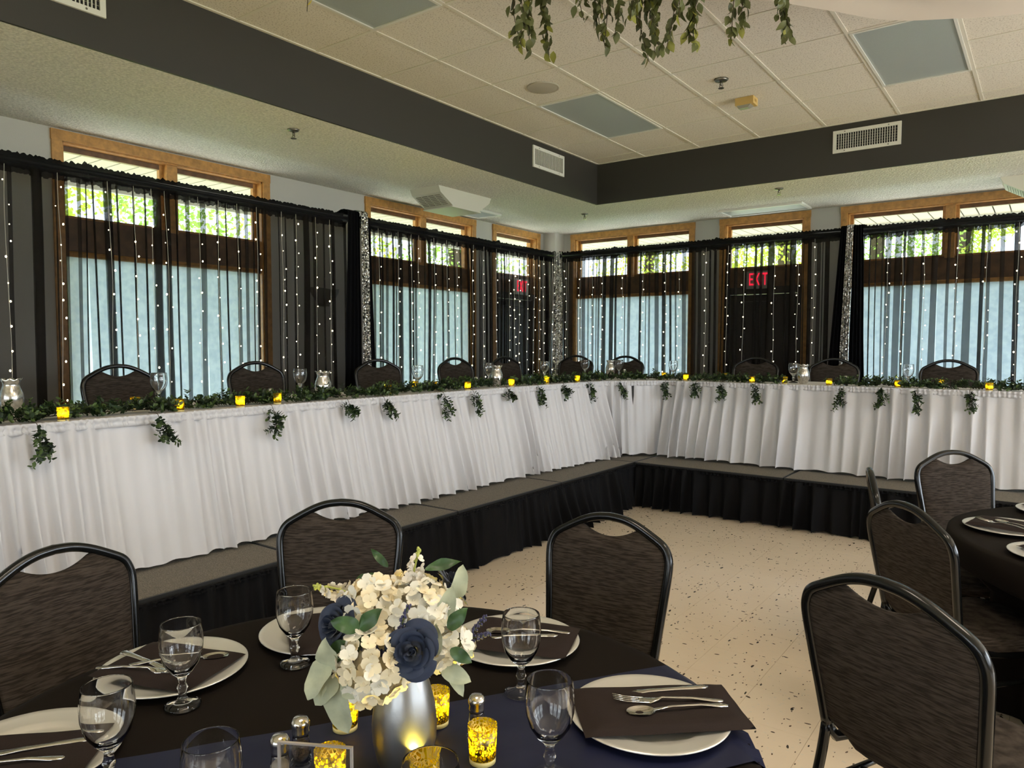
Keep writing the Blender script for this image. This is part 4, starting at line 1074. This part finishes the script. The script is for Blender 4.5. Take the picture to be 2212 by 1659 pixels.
# ================================================================== ROUND TABLES
def round_table(cx, cy, rad, tl, cl, seed, dents=(), drop=.745):
    t = thing('round_table', tl, 'table', (cx, cy, 0), 0, 'round banquet tables')
    MB().lathe([(.0005, .715), (rad - .015, .715), (rad - .008, .72), (rad - .008, .735), (rad - .014, .738), (.0005, .738)], 48).build('tabletop', 'table_top', t)
    for a in (45, 135, 225, 315):
        MB().sweep([(.42 * cos(R(a)), .42 * sin(R(a)), 0), (.34 * cos(R(a)), .34 * sin(R(a)), .715)], .014, (1, 0, 0)).build('leg', 'table_metal', t, True)
    k = thing('black_tablecloth', cl, 'tablecloth', (cx, cy, 0), 0, 'black round tablecloths')
    def f(u, v):
        a = 2 * pi * u
        prof = [0, .5, .8, .94, .985, 1.0]
        if v < .4:
            i = v / .4 * 5; j = min(4, int(i)); r = rad * (prof[j] + (prof[j + 1] - prof[j]) * (i - j)); z = .742 - (.003 if r > rad * .99 else 0)
            return (max(r, .0008) * cos(a), max(r, .0008) * sin(a), z)
        h = (v - .4) / .6
        fo = sin(9 * a + seed + .7 * sin(3 * a)) * .5 + .5 * sin(5 * a + 1.3 * seed)
        r = rad + .006 + .01 * h ** .3 + (.055 * fo + .03) * h
        for (da, dr) in dents:      # the hanging cloth gives way to the seats pushed under it
            q = abs((a - R(da) + pi) % (2 * pi) - pi); k = max(0, min(1, (.52 - q) / .22)) * max(0, min(1, (h - .12) / .2))
            if r > dr: r = r + (dr - r) * k * k * (3 - 2 * k)
        return (r * cos(a), r * sin(a), .736 - h * (drop - .012))
    MB().grid(f, 144, 26, True).build('cloth', 'black_cloth', k, True)
T1 = (4.831, -8.036); T2 = (6.31, -5.32)
round_table(*T1, .751, 'round table in the foreground under a black cloth', 'black cloth on the foreground round table with the bouquet', 1, ((179, .70), (97.5, .75), (143, .85)))
round_table(*T2, .76, 'round table at the right edge under a black cloth', 'black cloth on the round table at the right edge', 4, ((212, .50), (166, .58), (128.5, .80)))
# navy runner across the front table
ZR = .7435
def runner(u, v):
    L0, L1 = -.90, 1.06; s = L0 + (L1 - L0) * v
    dirv = Vector((.553, .833)); nrm = Vector((.833, -.553)); w = (u - .5) * .40
    c = Vector((4.985, -7.995)) + nrm * .012
    p = c + dirv * s + nrm * w
    d = Vector((p.x - T1[0], p.y - T1[1])); r = d.length; z = ZR + .0012
    lim = .748
    if r > lim:
        over = r - lim; d.normalize(); p = Vector(T1) + d * (lim + .016 + .004 * min(1, over * 20) + .12 * over); z = ZR - over * .95
    z += .002 * (nz(s * 6, w * 14) + .6) if r < lim else 0
    return (p.x, p.y, z)
t = thing('table_runner', 'navy satin runner across the foreground round table', 'table runner')
MB().grid(runner, 22, 90).build('satin', 'navy', t, True)

ZB = .7455
def charger_proto():
    t = thing('charger_plate', 'x', 'plate')
    pr = [(.0005, .001), (.10, .001), (.112, .004), (.155, .011), (.1615, .0125), (.1625, .0145), (.160, .016), (.150, .0135), (.122, .0100), (.114, .0098), (.106, .0050), (.098, .0028), (.0005, .0026)]
    MB().lathe(pr, 64).build('plate', 'charger', t, True); return t
chp = charger_proto(); cfirst = [True]
def napkin_mesh():
    b = MB()
    def f(top):
        def q(u, v):
            x = (u - .5) * .245; y = (v - .5) * .20 * (1 - .06 * (u - .5)); r = sqrt(x * x + y * y)
            base = .0165 - .003 * max(0, 1 - (r / .10) ** 2)
            if r > .158: base -= (r - .158) * .30
            base += .0022 * nz(u * 4 + 3, v * 4) + .0015
            e = (1 - abs(2 * u - 1) ** 12) * (1 - abs(2 * v - 1) ** 10)
            return (x, y, base + (.010 * e if top else 0))
        return q
    b.grid(f(True), 22, 18); k = len(b.v); b.grid(f(False), 22, 18)
    b.f = [q if max(q) < k else tuple(reversed(q)) for q in b.f]
    nu, nv = 22, 18
    ring = [i for i in range(nu)] + [j * nu + nu - 1 for j in range(1, nv)] + [(nv - 1) * nu + i for i in range(nu - 2, -1, -1)] + [j * nu for j in range(nv - 2, 0, -1)]
    for i in range(len(ring)):
        a, c = ring[i], ring[(i + 1) % len(ring)]; b.f.append((c, a, a + k, c + k))
    return b.mesh('napkin', 'napkin', True)
npm = napkin_mesh()
def strip(b, pr):
    """flat tool: (s along x, y centre, half width, z, thickness)"""
    k = len(b.v); n = len(pr)
    for (x, yc, w, z, th) in pr:
        for (q, zz) in ((-1, 0), (-.6, .5), (0, .62), (.6, .5), (1, 0), (0, -.3)):
            b.v.append((x, yc + q * w, z + zz * th))
    for i in range(n - 1):
        for j in range(6): b.f.append((k + i * 6 + j, k + i * 6 + (j + 1) % 6, k + (i + 1) * 6 + (j + 1) % 6, k + (i + 1) * 6 + j))
    b.f.append(tuple(k + j for j in range(5, -1, -1))); b.f.append(tuple(k + (n - 1) * 6 + j for j in range(6)))
b = MB(); strip(b, [(-.105, 0, .002, 0, .002), (-.095, .001, .006, 0, .002), (-.07, .001, .0095, 0, .002), (-.02, 0, .0092, 0, .0025), (.0, 0, .0075, .001, .004), (.05, 0, .0065, .001, .005), (.085, 0, .0085, .001, .005), (.10, 0, .0095, .001, .005), (.108, 0, .004, .001, .003)])
KN = b.mesh('dinner_knife', 'cutlery', True)
b = MB(); strip(b, [(-.04, 0, .003, .003, .002), (-.034, 0, .011, .002, .0025), (-.02, 0, .0125, .001, .0025), (-.008, 0, .007, .004, .003), (0, 0, .003, .0075, .003), (.05, 0, .0035, .006, .004), (.085, 0, .0075, .002, .0035), (.10, 0, .0065, .001, .003), (.104, 0, .002, .001, .002)])
for q in (-1.5, -.5, .5, 1.5): strip(b, [(-.082, q * .0062, .0008, .010, .001), (-.06, q * .0064, .0015, .004, .002), (-.03, q * .006, .002, .002, .002)])
FK = b.mesh('dinner_fork', 'cutlery', True)
b = MB(); strip(b, [(-.032, 0, .004, .003, .003), (0, 0, .003, .0075, .003), (.05, 0, .0035, .006, .004), (.08, 0, .0075, .002, .0035), (.094, 0, .0065, .001, .003), (.098, 0, .002, .001, .002)])
b.grid(lambda u, v: (-.053 + .024 * cos(2 * pi * u) * v, .0165 * sin(2 * pi * u) * v, -.0005 + .005 * v * v), 20, 6, True)
b.grid(lambda u, v: (-.053 + .024 * cos(2 * pi * u) * v, .0165 * sin(2 * pi * u) * v, -.002 + .005 * v * v), 20, 6, True)
SP = b.mesh('table_spoon', 'cutlery', True)
GP = 'silver chargers on the front table'
def setting(cx, cy, face, where, nap_rot, nap_off, cut, grp, zb=ZB, nap_s=(1.08, 1, 1)):
    """plate + napkin + cutlery as separate things"""
    place(chp, cfirst, (cx, cy, zb), 0, 'pearl silver charger plate, %s' % where, 'silver charger plates')
    q = R(nap_rot)
    n_ = tag(put('napkin', npm, None, (cx + nap_off[0], cy + nap_off[1], zb), (0, 0, q), nap_s), 'dark folded napkin on the charger, %s' % where, 'napkin', 'dark napkins on chargers')
    zc = zb + .0255
    for (me, nm, wd, dx, dy, rz) in cut:
        p = Vector((dx, dy)); ca, sa = cos(q), sin(q)
        rot = (0, 0, q + R(rz)); z = zc
        tag(put(nm, me, None, (cx + nap_off[0] + ca * dx - sa * dy, cy + nap_off[1] + sa * dx + ca * dy, z), rot, (1.22, 1.15, 1)), 'stainless %s on the dark napkin, %s' % (wd, where), wd, 'cutlery on napkins')
def trio(flip=1): return [(KN, 'dinner_knife', 'knife', 0, .052 * flip, 4), (FK, 'dinner_fork', 'fork', .0, .008 * flip, -4), (SP, 'table_spoon', 'spoon', .012, -.030 * flip, 2)]
setting(5.245, -7.622, 0, 'at the right front place of the near table', 41, (.014, .012), [(KN, 'dinner_knife', 'knife', -.004, .060, 3), (FK, 'dinner_fork', 'fork', .012, .016, -5), (SP, 'table_spoon', 'spoon', .022, -.022, 4)], 0, ZB, (1.36, .95, 1))
setting(4.811, -7.488, 0, 'at the right rear place of the near table', 20, (.015, .008), [(KN, 'dinner_knife', 'knife', -.035, -.03, 20), (SP, 'table_spoon', 'spoon', .0, .012, 14)], 0)
setting(4.375, -7.735, 0, 'behind the bouquet, partly hidden', -35, (.03, -.01), trio()[:1], 0)
setting(4.268, -8.083, 0, 'at the left place of the near table', 200, (.0, -.012), [(KN, 'dinner_knife', 'knife', .02, .02, -15), (FK, 'dinner_fork', 'fork', .01, .05, 10), (SP, 'table_spoon', 'spoon', -.03, -.02, 30)], 0)
setting(4.40, -8.435, 0, 'cut off at the bottom left corner', 225, (.03, -.03), [(SP, 'table_spoon', 'spoon', .03, .02, 185), (KN, 'dinner_knife', 'knife', .0, -.03, 190)], 0)
# right table place settings
setting(5.76, -5.36, 0, 'on the right table nearest its left edge', 170, (.0, .0), [(SP, 'table_spoon', 'spoon', -.03, .02, 150), (FK, 'dinner_fork', 'fork', .02, .04, 160)], 0)
setting(5.93, -5.73, 0, 'on the right table at the near side', 220, (.03, .03), [(KN, 'dinner_knife', 'knife', .0, .0, 10)], 0)
setting(5.93, -4.88, 0, 'on the far side of the right table', 135, (.02, .0), [], 0)

# goblets on the front table
G1 = 'goblets on the front round table'
for (x, y), l in zip([(4.462, -7.892), (4.440, -8.158), (4.602, -8.38), (4.905, -8.372), (4.976, -7.692), (5.197, -7.914), (5.2, -8.22), (4.75, -7.705)],
                     ['left of the bouquet, before the middle rear chair', 'in front of the left charger plate', 'tall in the left foreground beside the cut-off plate', 'at the bottom edge left of the acrylic sign', 'in front of the right rear charger plate',
                      'nearest the right front charger plate', 'at the bottom edge below the silver vase', 'hidden behind the right side of the bouquet']):
    dup(gob, (x, y, ZB), x * 7, 'clear water goblet %s' % l, G1, (1, 1, 1))
G2 = 'votive candles around the silver vase'
for (x, y), l in zip([(4.785, -8.018), (4.917, -7.898), (5.072, -7.945), (4.915, -8.162), (5.06, -8.085)],
                     ['left of the silver vase', 'right behind the silver vase', 'right of the vase before a shaker', 'behind the acrylic sign', 'at the bottom edge right of the vase']):
    dup(vot, (x, y, ZB + .0015), x * 9, 'glowing gold votive candle %s' % l, G2, (1.03, 1.03, 1.03))
# shakers
def shaker(x, y, fill, label):
    t = thing('shaker', label, 'shaker', (x, y, ZB), 0, 'salt and pepper shakers')
    pr = [(.0005, 0), (.0185, 0), (.0195, .003), (.017, .03), (.0145, .052), (.0125, .060), (.0115, .060), (.0132, .052), (.0155, .03), (.0175, .005), (.0005, .004)]
    MB().lathe(pr, 14).build('glass_body', 'glass', t, True)
    MB().lathe([(.0005, .0055), (.0165, .0055), (.0148, .038), (.0005, .038)], 12).build('contents', fill, t, True)
    MB().lathe([(.0145, .056), (.0155, .062), (.0145, .068), (.0165, .073), (.0165, .079), (.012, .086), (.0005, .088)], 20).build('cap', 'steel_cap', t, True)
shaker(4.815, -8.146, 'pepper', 'pepper shaker with steel cap left of the silver vase')
shaker(4.836, -8.205, 'salt', 'salt shaker with steel cap behind the acrylic sign')
shaker(5.016, -7.893, 'pepper', 'shaker with steel cap behind the right votive')
for (x, y, l) in ((2.02, -6.22, 'left of the second head goblet'), (4.43, -2.02, 'beside the votive right of the fifth head vase'), (2.06, -1.66, 'between fourth head vase and its goblet'), (2.0, -4.2, 'left of the third head vase')):
    t = dup(next(o for o in COL.objects if o.name == 'shaker'), (x, y, ZT), 0, 'small shaker on the head table, %s' % l)
# acrylic sign holder
a = Vector((4.873, -8.235, 0)); c = Vector((4.985, -8.173, 0)); d = (c - a); w = d.length
t = thing('sign_holder', 'clear acrylic sign holder at the bottom edge in front of a votive', 'sign holder', (*((a + c) / 2).xy, ZB), atan2(d.y, d.x))
MB().box(-w / 2 + .003, w / 2 - .003, -.0015, .0015, .003, .099).build('sheet', 'acrylic', t)
b = MB()
for (p, q, r_, s_) in ((-w / 2, w / 2, .099, .102), (-w / 2, -w / 2 + .004, .0, .099), (w / 2 - .004, w / 2, .0, .099), (-w / 2, w / 2, 0, .003)): b.box(p, q, -.0025, .0025, r_, s_)
b.build('edge', 'acrylic_edge', t); MB().box(-w / 2, w / 2, -.0025, .045, -.0005, .002).build('foot', 'acrylic', t)

# centrepiece vase
VX, VY = 4.985, -8.055
t = thing('teardrop_vase', 'matte silver teardrop vase holding the bouquet', 'vase', (VX, VY, ZB + .001))
MB().lathe([(.0005, 0), (.028, 0), (.037, .006), (.048, .03), (.0555, .065), (.0568, .092), (.0535, .125), (.045, .16), (.034, .19), (.024, .212), (.0205, .228), (.022, .24), (.020, .24), (.018, .225), (.0005, .17)], 48).build('body', 'vase_matte', t, True)

# ================================================================== BOUQUET
BQ = thing('flower_bouquet', 'ivory hydrangea and navy rose bouquet in the silver vase', 'flowers', (VX, VY, ZB))
UPv = Vector((0, 0, 1)); RT = Vector((rr.x, rr.y, 0)).normalized(); FWd = Vector((fw.x, fw.y, 0)).normalized()   # room directions: along / away from the table's front side
def bp(a, b_, c): return RT * a + FWd * b_ + UPv * c
def petal(b, o, d, up, ln, wd, cup):
    side = d.cross(up).normalized(); nrm = side.cross(d)
    pts = [(0, 0.12, 0), (.35, .8, .06), (.7, 1, .22), (1, .45, .42)]
    k = len(b.v)
    for (s, w, h) in pts:
        for q in (-1, 0, 1):
            b.v.append(tuple(o + d * ln * s + side * (q * w * wd) + nrm * (h * cup + (.10 * cup if q else 0))))
    for i in range(3):
        for j in range(2): b.f.append((k + i * 3 + j, k + i * 3 + j + 1, k + i * 3 + 4 + j, k + i * 3 + 3 + j))
def floret_mesh(m, s, nP=4):
    b = MB()
    for k in range(nP):
        a = 2 * pi * k / nP + .3; d = Vector((cos(a), sin(a), .12)).normalized(); petal(b, Vector((0, 0, 0)), d, UPv, s, s * .52, s * .5)
    b.ball((0, 0, .001), s * .12, 6, 4); return b.mesh('floret', m, True)
FI = [floret_mesh('ivory', .0165), floret_mesh('cream', .0175)]
FL = floret_mesh('lilac_white', .011)
def hydrangea(c, r, n, seed, mi, sq=.85):
    rnd = random.Random(seed)
    b = MB().ball(c, r * .72, 10, 8, sq); h = b.build('hydrangea', FI[mi].materials[0], BQ, True)
    for i in range(n):
        z = 1 - 2 * (i + .5) / n; q = sqrt(1 - z * z); a = i * 2.39996 + rnd.uniform(-.2, .2); d = Vector((q * cos(a), q * sin(a), z))
        p = c + Vector((d.x * r, d.y * r, d.z * r * sq)) * rnd.uniform(.86, 1.06)
        eu = (d + Vector((rnd.uniform(-.3, .3), rnd.uniform(-.3, .3), rnd.uniform(-.3, .3)))).to_track_quat('Z', 'Y').to_euler(); eu.rotate_axis('Z', rnd.uniform(0, 3))
        put('floret', FI[mi if rnd.random() < .75 else 1 - mi], h, p, eu, (rnd.uniform(.85, 1.15),) * 3)
hydrangea(bp(-.045, -.01, .296), .062, 100, 1, 0)
hydrangea(bp(.03, -.02, .292), .062, 100, 2, 1)
hydrangea(bp(-.036, -.082, .236), .058, 95, 3, 0, 1.0)
hydrangea(bp(.066, -.03, .245), .047, 60, 4, 1)
hydrangea(bp(.01, .05, .29), .055, 34, 5, 0)
def rose(c, ax, r, seed):
    rnd = random.Random(seed); ax = ax.normalized(); e1 = ax.orthogonal().normalized(); e2 = ax.cross(e1)
    h = MB().ball((0, 0, 0), r * .16, 8, 6).xf(Matrix.Translation(c)).build('rose', 'rose', BQ, True)
    n = 19
    for i in range(n):
        f = i / (n - 1); a0 = i * 2.3 ; rad = r * (.10 + .80 * f ** .9); hgt = r * (.55 - .50 * f); open_ = .15 + .95 * f ** 1.3; span = 2.2 - .75 * f
        def fn(u, v):
            s = (u - .5) * 2; a = a0 + s * span / 2
            rr_ = rad * (.45 + .55 * v) * (1 - .10 * s * s) + r * .28 * open_ * max(0, v - .6) ** 1.3 * 2 - .06 * r * abs(s) ** 3
            zz = -r * .32 + (hgt + r * .32) * v * (1 - .16 * abs(s) ** 2.5) - r * .42 * f * max(0, v - .72) * 1.8 + .03 * r * sin(s * 3 + i)
            return c + (e1 * cos(a) + e2 * sin(a)) * rr_ + ax * zz
        MB().grid(fn, 11, 7).build('petal', 'rose', h, True)
rose(bp(.030, -.112, .268), Vector(-FWd + UPv * .35 + RT * .0), .047, 1)
rose(bp(-.104, -.062, .290), Vector(-FWd * .75 - RT * .5 + UPv * .35), .046, 2)
rose(bp(.083, .06, .318), Vector(FWd * .3 + RT * .7 + UPv * .6), .045, 3)
def leaf(base, d, nrm, ln, wd, m, name, curl=.25):
    d = d.normalized(); side = d.cross(nrm).normalized(); nn = side.cross(d)
    def f(u, v):
        w = wd * 1.85 * (v + .01) ** .55 * (1 - v) ** .75; s = 2 * u - 1
        return base + d * ln * v + side * w * s + nn * (-curl * ln * v * v + .22 * w * abs(s) + .004 * sin(9 * v) * s)
    b = MB().grid(f, 7, 9); k = len(b.v)
    b.build(name, m, BQ, True)
for (p, d, n_, ln, wd, m) in [
    ((-.125, -.07, .245), (-.35, -.35, -.5), (-.4, -1, .4), .075, .032, 'paleleaf'), ((-.120, -.07, .21), (.30, -.35, -1.0), (-.2, -1, .3), .098, .036, 'paleleaf'),
    ((-.11, -.07, .215), (-.55, -.3, -.55), (-.3, -1, .5), .06, .03, 'paleleaf'), ((-.095, -.095, .21), (.8, -.3, .15), (-.1, -1, .3), .065, .028, 'paleleaf'), ((-.12, -.075, .23), (-.15, -.3, .85), (-.3, -1, .2), .062, .03, 'paleleaf'),
    ((.095, -.05, .275), (.35, -.2, .95), (.2, -1, .2), .075, .026, 'paleleaf'), ((.085, -.08, .235), (.15, -.3, 1), (.2, -1, .1), .06, .02, 'paleleaf'), ((.105, -.05, .225), (.45, -.2, -.9), (.2, -1, .4), .09, .021, 'paleleaf'),
    ((.125, -.02, .31), (.3, .0, 1), (.3, -1, 0), .062, .024, 'paleleaf'), ((.10, -.07, .21), (.75, -.2, -.25), (.2, -1, .5), .06, .024, 'paleleaf'), ((.12, -.03, .255), (.75, -.2, -.8), (.3, -1, .4), .062, .022, 'paleleaf'),
    ((-.045, -.095, .28), (.75, -.2, .75), (0, -1, .5), .052, .017, 'greenleaf'), ((-.045, -.095, .28), (-.9, -.2, .35), (0, -1, .6), .052, .018, 'greenleaf'), ((-.045, -.095, .275), (.4, -.3, -.9), (0, -1, .4), .058, .022, 'greenleaf'),
    ((-.065, -.09, .255), (-.75, -.3, -.6), (0, -1, .5), .055, .02, 'greenleaf'), ((.095, -.07, .27), (.6, -.1, .7), (0, -1, .5), .05, .016, 'greenleaf'), ((.1, -.08, .24), (.75, -.2, -.4), (0, -1, .5), .045, .014, 'greenleaf'),
    ((.05, .0, .37), (1, .1, .3), (0, -1, .8), .07, .013, 'greenleaf'), ((-.02, .03, .365), (-.75, .1, .75), (0, -1, .4), .05, .009, 'greenleaf'), ((-.035, .02, .345), (-.8, 0, .1), (0, -1, .7), .045, .014, 'greenleaf')]:
    if m == 'paleleaf': p = (p[0] * .80 - .008, p[1] - (.02 if p[0] < 0 else 0), p[2] + (.0 if p[0] < 0 else .012)); ln *= .88; wd *= .80
    else: p = (p[0] - .012, p[1], p[2] + (.018 if p[2] < .33 else -.005)); ln *= .9
    leaf(bp(*p), bp(*d), bp(*n_), ln, wd, m, 'leaf')
def spray(base, tip, nfl, seed, name):
    rnd = random.Random(seed); d = tip - base
    s = MB().sweep(crom([base, base + d * .5 + UPv * .006, tip], 4), .0017).build(name, 'bud', BQ, True)
    for k in range(nfl):
        f = .05 + .72 * k / nfl; p = base + d * f; q = Vector((rnd.gauss(0, 1), rnd.gauss(0, 1), rnd.gauss(0, 1))).normalized() * (.017 * (1.15 - f))
        put('floret', FL, s, p + q, q.to_track_quat('Z', 'Y').to_euler(), (1.15 - .5 * f,) * 3)
    bb = MB()
    for k in range(11):
        f = .74 + .28 * k / 11; p = base + d * f + Vector((rnd.gauss(0, 1), rnd.gauss(0, 1), rnd.gauss(0, 1))).normalized() * .006 * (1.6 - f); bb.ball(p, .0036 * (1.7 - f), 6, 4, 1.3)
    bb.build('bud', 'lilac_white' if False else 'bud', s, True)
spray(bp(.01, .01, .320), bp(.028, .0, .402), 26, 1, 'lilac_spray')
spray(bp(-.07, .0, .312), bp(-.155, -.01, .340), 22, 2, 'lilac_spray')
def lav(base, tip, seed):
    rnd = random.Random(seed); d = tip - base; s = MB().sweep([base, base + d * .5, tip], .0011).build('lavender_sprig', 'stemgreen', BQ)
    b = MB()
    for k in range(46):
        f = .15 + .85 * k / 46; b.ball(base + d * f + Vector((rnd.gauss(0, 1), rnd.gauss(0, 1), rnd.gauss(0, 1))).normalized() * .0058 * (1.1 - .5 * f), .0021, 5, 3, 1.4)
    o = b.build('bud', 'lavender', s, True); o['kind'] = 'stuff'
lav(bp(.0, -.08, .275), bp(.022, -.09, .335), 1); lav(bp(-.05, -.10, .275), bp(-.085, -.115, .225), 2)
lav(bp(.11, -.02, .25), bp(.145, -.02, .29), 3); lav(bp(.11, -.02, .25), bp(.15, -.03, .262), 4); lav(bp(-.04, -.10, .27), bp(-.005, -.115, .258), 5)
b = MB()
for k in range(7):
    a = k * 2 * pi / 7; b.sweep([(.008 * cos(a), .008 * sin(a), .14), (.012 * cos(a), .012 * sin(a), .23), (.05 * cos(a), .05 * sin(a), .29)], .002)
b.build('stem', 'stemgreen', BQ)

# ================================================================== HANGING GREENERY AND SWAG
b = MB(); k = 0
def vleaf(m):
    b = MB(); L_, w = .049, .0145
    pts = [(0, 0), (.25, .85), (.5, 1), (.75, .6), (1, 0)]
    for (s, q) in pts:
        for e in (-1, 0, 1): b.v.append((e * q * w, .004 * abs(e) * q - .010 * s * s, -L_ * s))
    for i in range(4):
        for j in range(2): b.f.append((i * 3 + j, i * 3 + j + 1, i * 3 + 4 + j, i * 3 + 3 + j))
    return b.mesh('leaf', m, True)
VL = [vleaf('vineleaf'), vleaf('vinetip'), vleaf('yellowleaf')]
def vine(tip, ln, n, label, seed, spread=.10, mset=(0, 1), branches=2):
    rnd = random.Random(seed); tip = Vector(tip); top = tip + Vector((rnd.uniform(-.05, .05), rnd.uniform(-.05, .05), ln))
    t = thing('hanging_vine', label, 'hanging greenery', tuple(top), 0, 'vines hanging from the ceiling greenery')
    for br in range(branches):
        e = tip + Vector((rnd.uniform(-1, 1) * spread, rnd.uniform(-1, 1) * spread, (rnd.uniform(0, .12) if br else 0))) if br else tip
        mid = (top + e) / 2 + Vector((rnd.uniform(-.05, .05), rnd.uniform(-.05, .05), 0))
        c = crom([Vector((0, 0, 0)), mid - top, e - top], 8); MB().sweep(c, .0018).build('stem', 'twig', t)
        m_ = n // branches
        for k in range(m_):
            f = k / m_ * (len(c) - 1.01); i = int(f); p = c[i].lerp(c[i + 1], f - i); tipness = f / len(c)
            me = VL[mset[1]] if rnd.random() < max(.04, (tipness - .72) * 2.2) else VL[mset[0]]
            off = Vector((rnd.gauss(0, 1), rnd.gauss(0, 1), 0)).normalized() * rnd.uniform(.004, .022)
            put('leaf', me, t, p + off, (rnd.uniform(-.6, .6), rnd.uniform(-.6, .6), rnd.uniform(0, 6.28)), (rnd.uniform(.75, 1.25),) * 3)
vl = [((3.872, -6.154, 2.86), .42, 46), ((3.945, -6.04, 2.84), .5, 60), ((4.12, -6.02, 2.97), .34, 40), ((4.196, -5.955, 2.85), .48, 64), ((4.32, -5.95, 2.95), .34, 46), ((4.285, -5.69, 2.85), .52, 60), ((4.40, -5.745, 2.87), .46, 56),
      ((4.515, -5.70, 2.865), .46, 60), ((4.665, -5.64, 2.87), .42, 40), ((4.905, -5.525, 2.87), .40, 44)]
vlab = ['leftmost vine of the hanging greenery', 'second vine from the left in the hanging greenery', 'short vine third from the left in the greenery', 'fourth vine from the left, narrow with yellow tips', 'short fifth vine left of the longest one',
        'longest vine in the middle of the hanging greenery', 'seventh vine, just right of the longest one', 'eighth vine from the left with pale tips', 'ninth vine with bare curling stem', 'separate vine at the right end against the ivory chiffon']
for k, (tp, ln, n) in enumerate(vl): vine(tp, ln, int(n * 1.6), vlab[k], 40 + k, .085, (0, 1), 3 if k not in (8, 9) else 2)
vine((3.171, -6.815, 2.975), .3, 4, 'single yellow leaf hanging at the top edge over the left', 60, .01, (2, 2), 1)
# ring the vines hang from
t = thing('greenery_hoop', 'hoop that carries the vines, above the frame', 'hoop', (4.4, -6.1, 3.30))
MB().grid(lambda u, v: ((.62 + .012 * cos(2 * pi * v)) * cos(2 * pi * u), (.62 + .012 * cos(2 * pi * v)) * sin(2 * pi * u), .012 * sin(2 * pi * v)), 48, 8, True, True).build('ring', 'twig', t, True)
for a in (30, 150, 270): MB().sweep([(.62 * cos(R(a)), .62 * sin(R(a)), 0), (.3 * cos(R(a)), .3 * sin(R(a)), ZC - 3.315)], .002).build('chain', 'brass', t)
# ivory chiffon swag
t = thing('chiffon_swag', 'ivory chiffon swagged below the tile ceiling at top right', 'fabric swag', (0, 0, 0))
edge = crom([(4.05, -5.85, 3.20), (4.40, -5.44, 3.20), (4.661, -5.247, 3.20), (4.906, -4.912, 3.205), (5.132, -4.594, 3.21), (5.389, -4.426, 3.21), (5.707, -4.259, 3.215), (6.4, -3.95, 3.27), (7.2, -3.6, 3.38)], 8)
def sw(u, v):
    f = u * (len(edge) - 1.001); i = int(f); p = edge[i].lerp(edge[i + 1], f - i)
    q = p + Vector((.45, -1.5, 0)) * v * 1.1
    s = v * 9 + .8 * nz(u * 3, v * 2); z = p.z + .14 * v + .016 * (1 + sin(s * 3.1 + 2 * u)) * (min(1, v * 4)) + .03 * sin(u * 9 + v * 3) * v
    return (q.x, q.y, min(3.47, z))
MB().grid(sw, 70, 60).build('chiffon', 'swag', t, True)
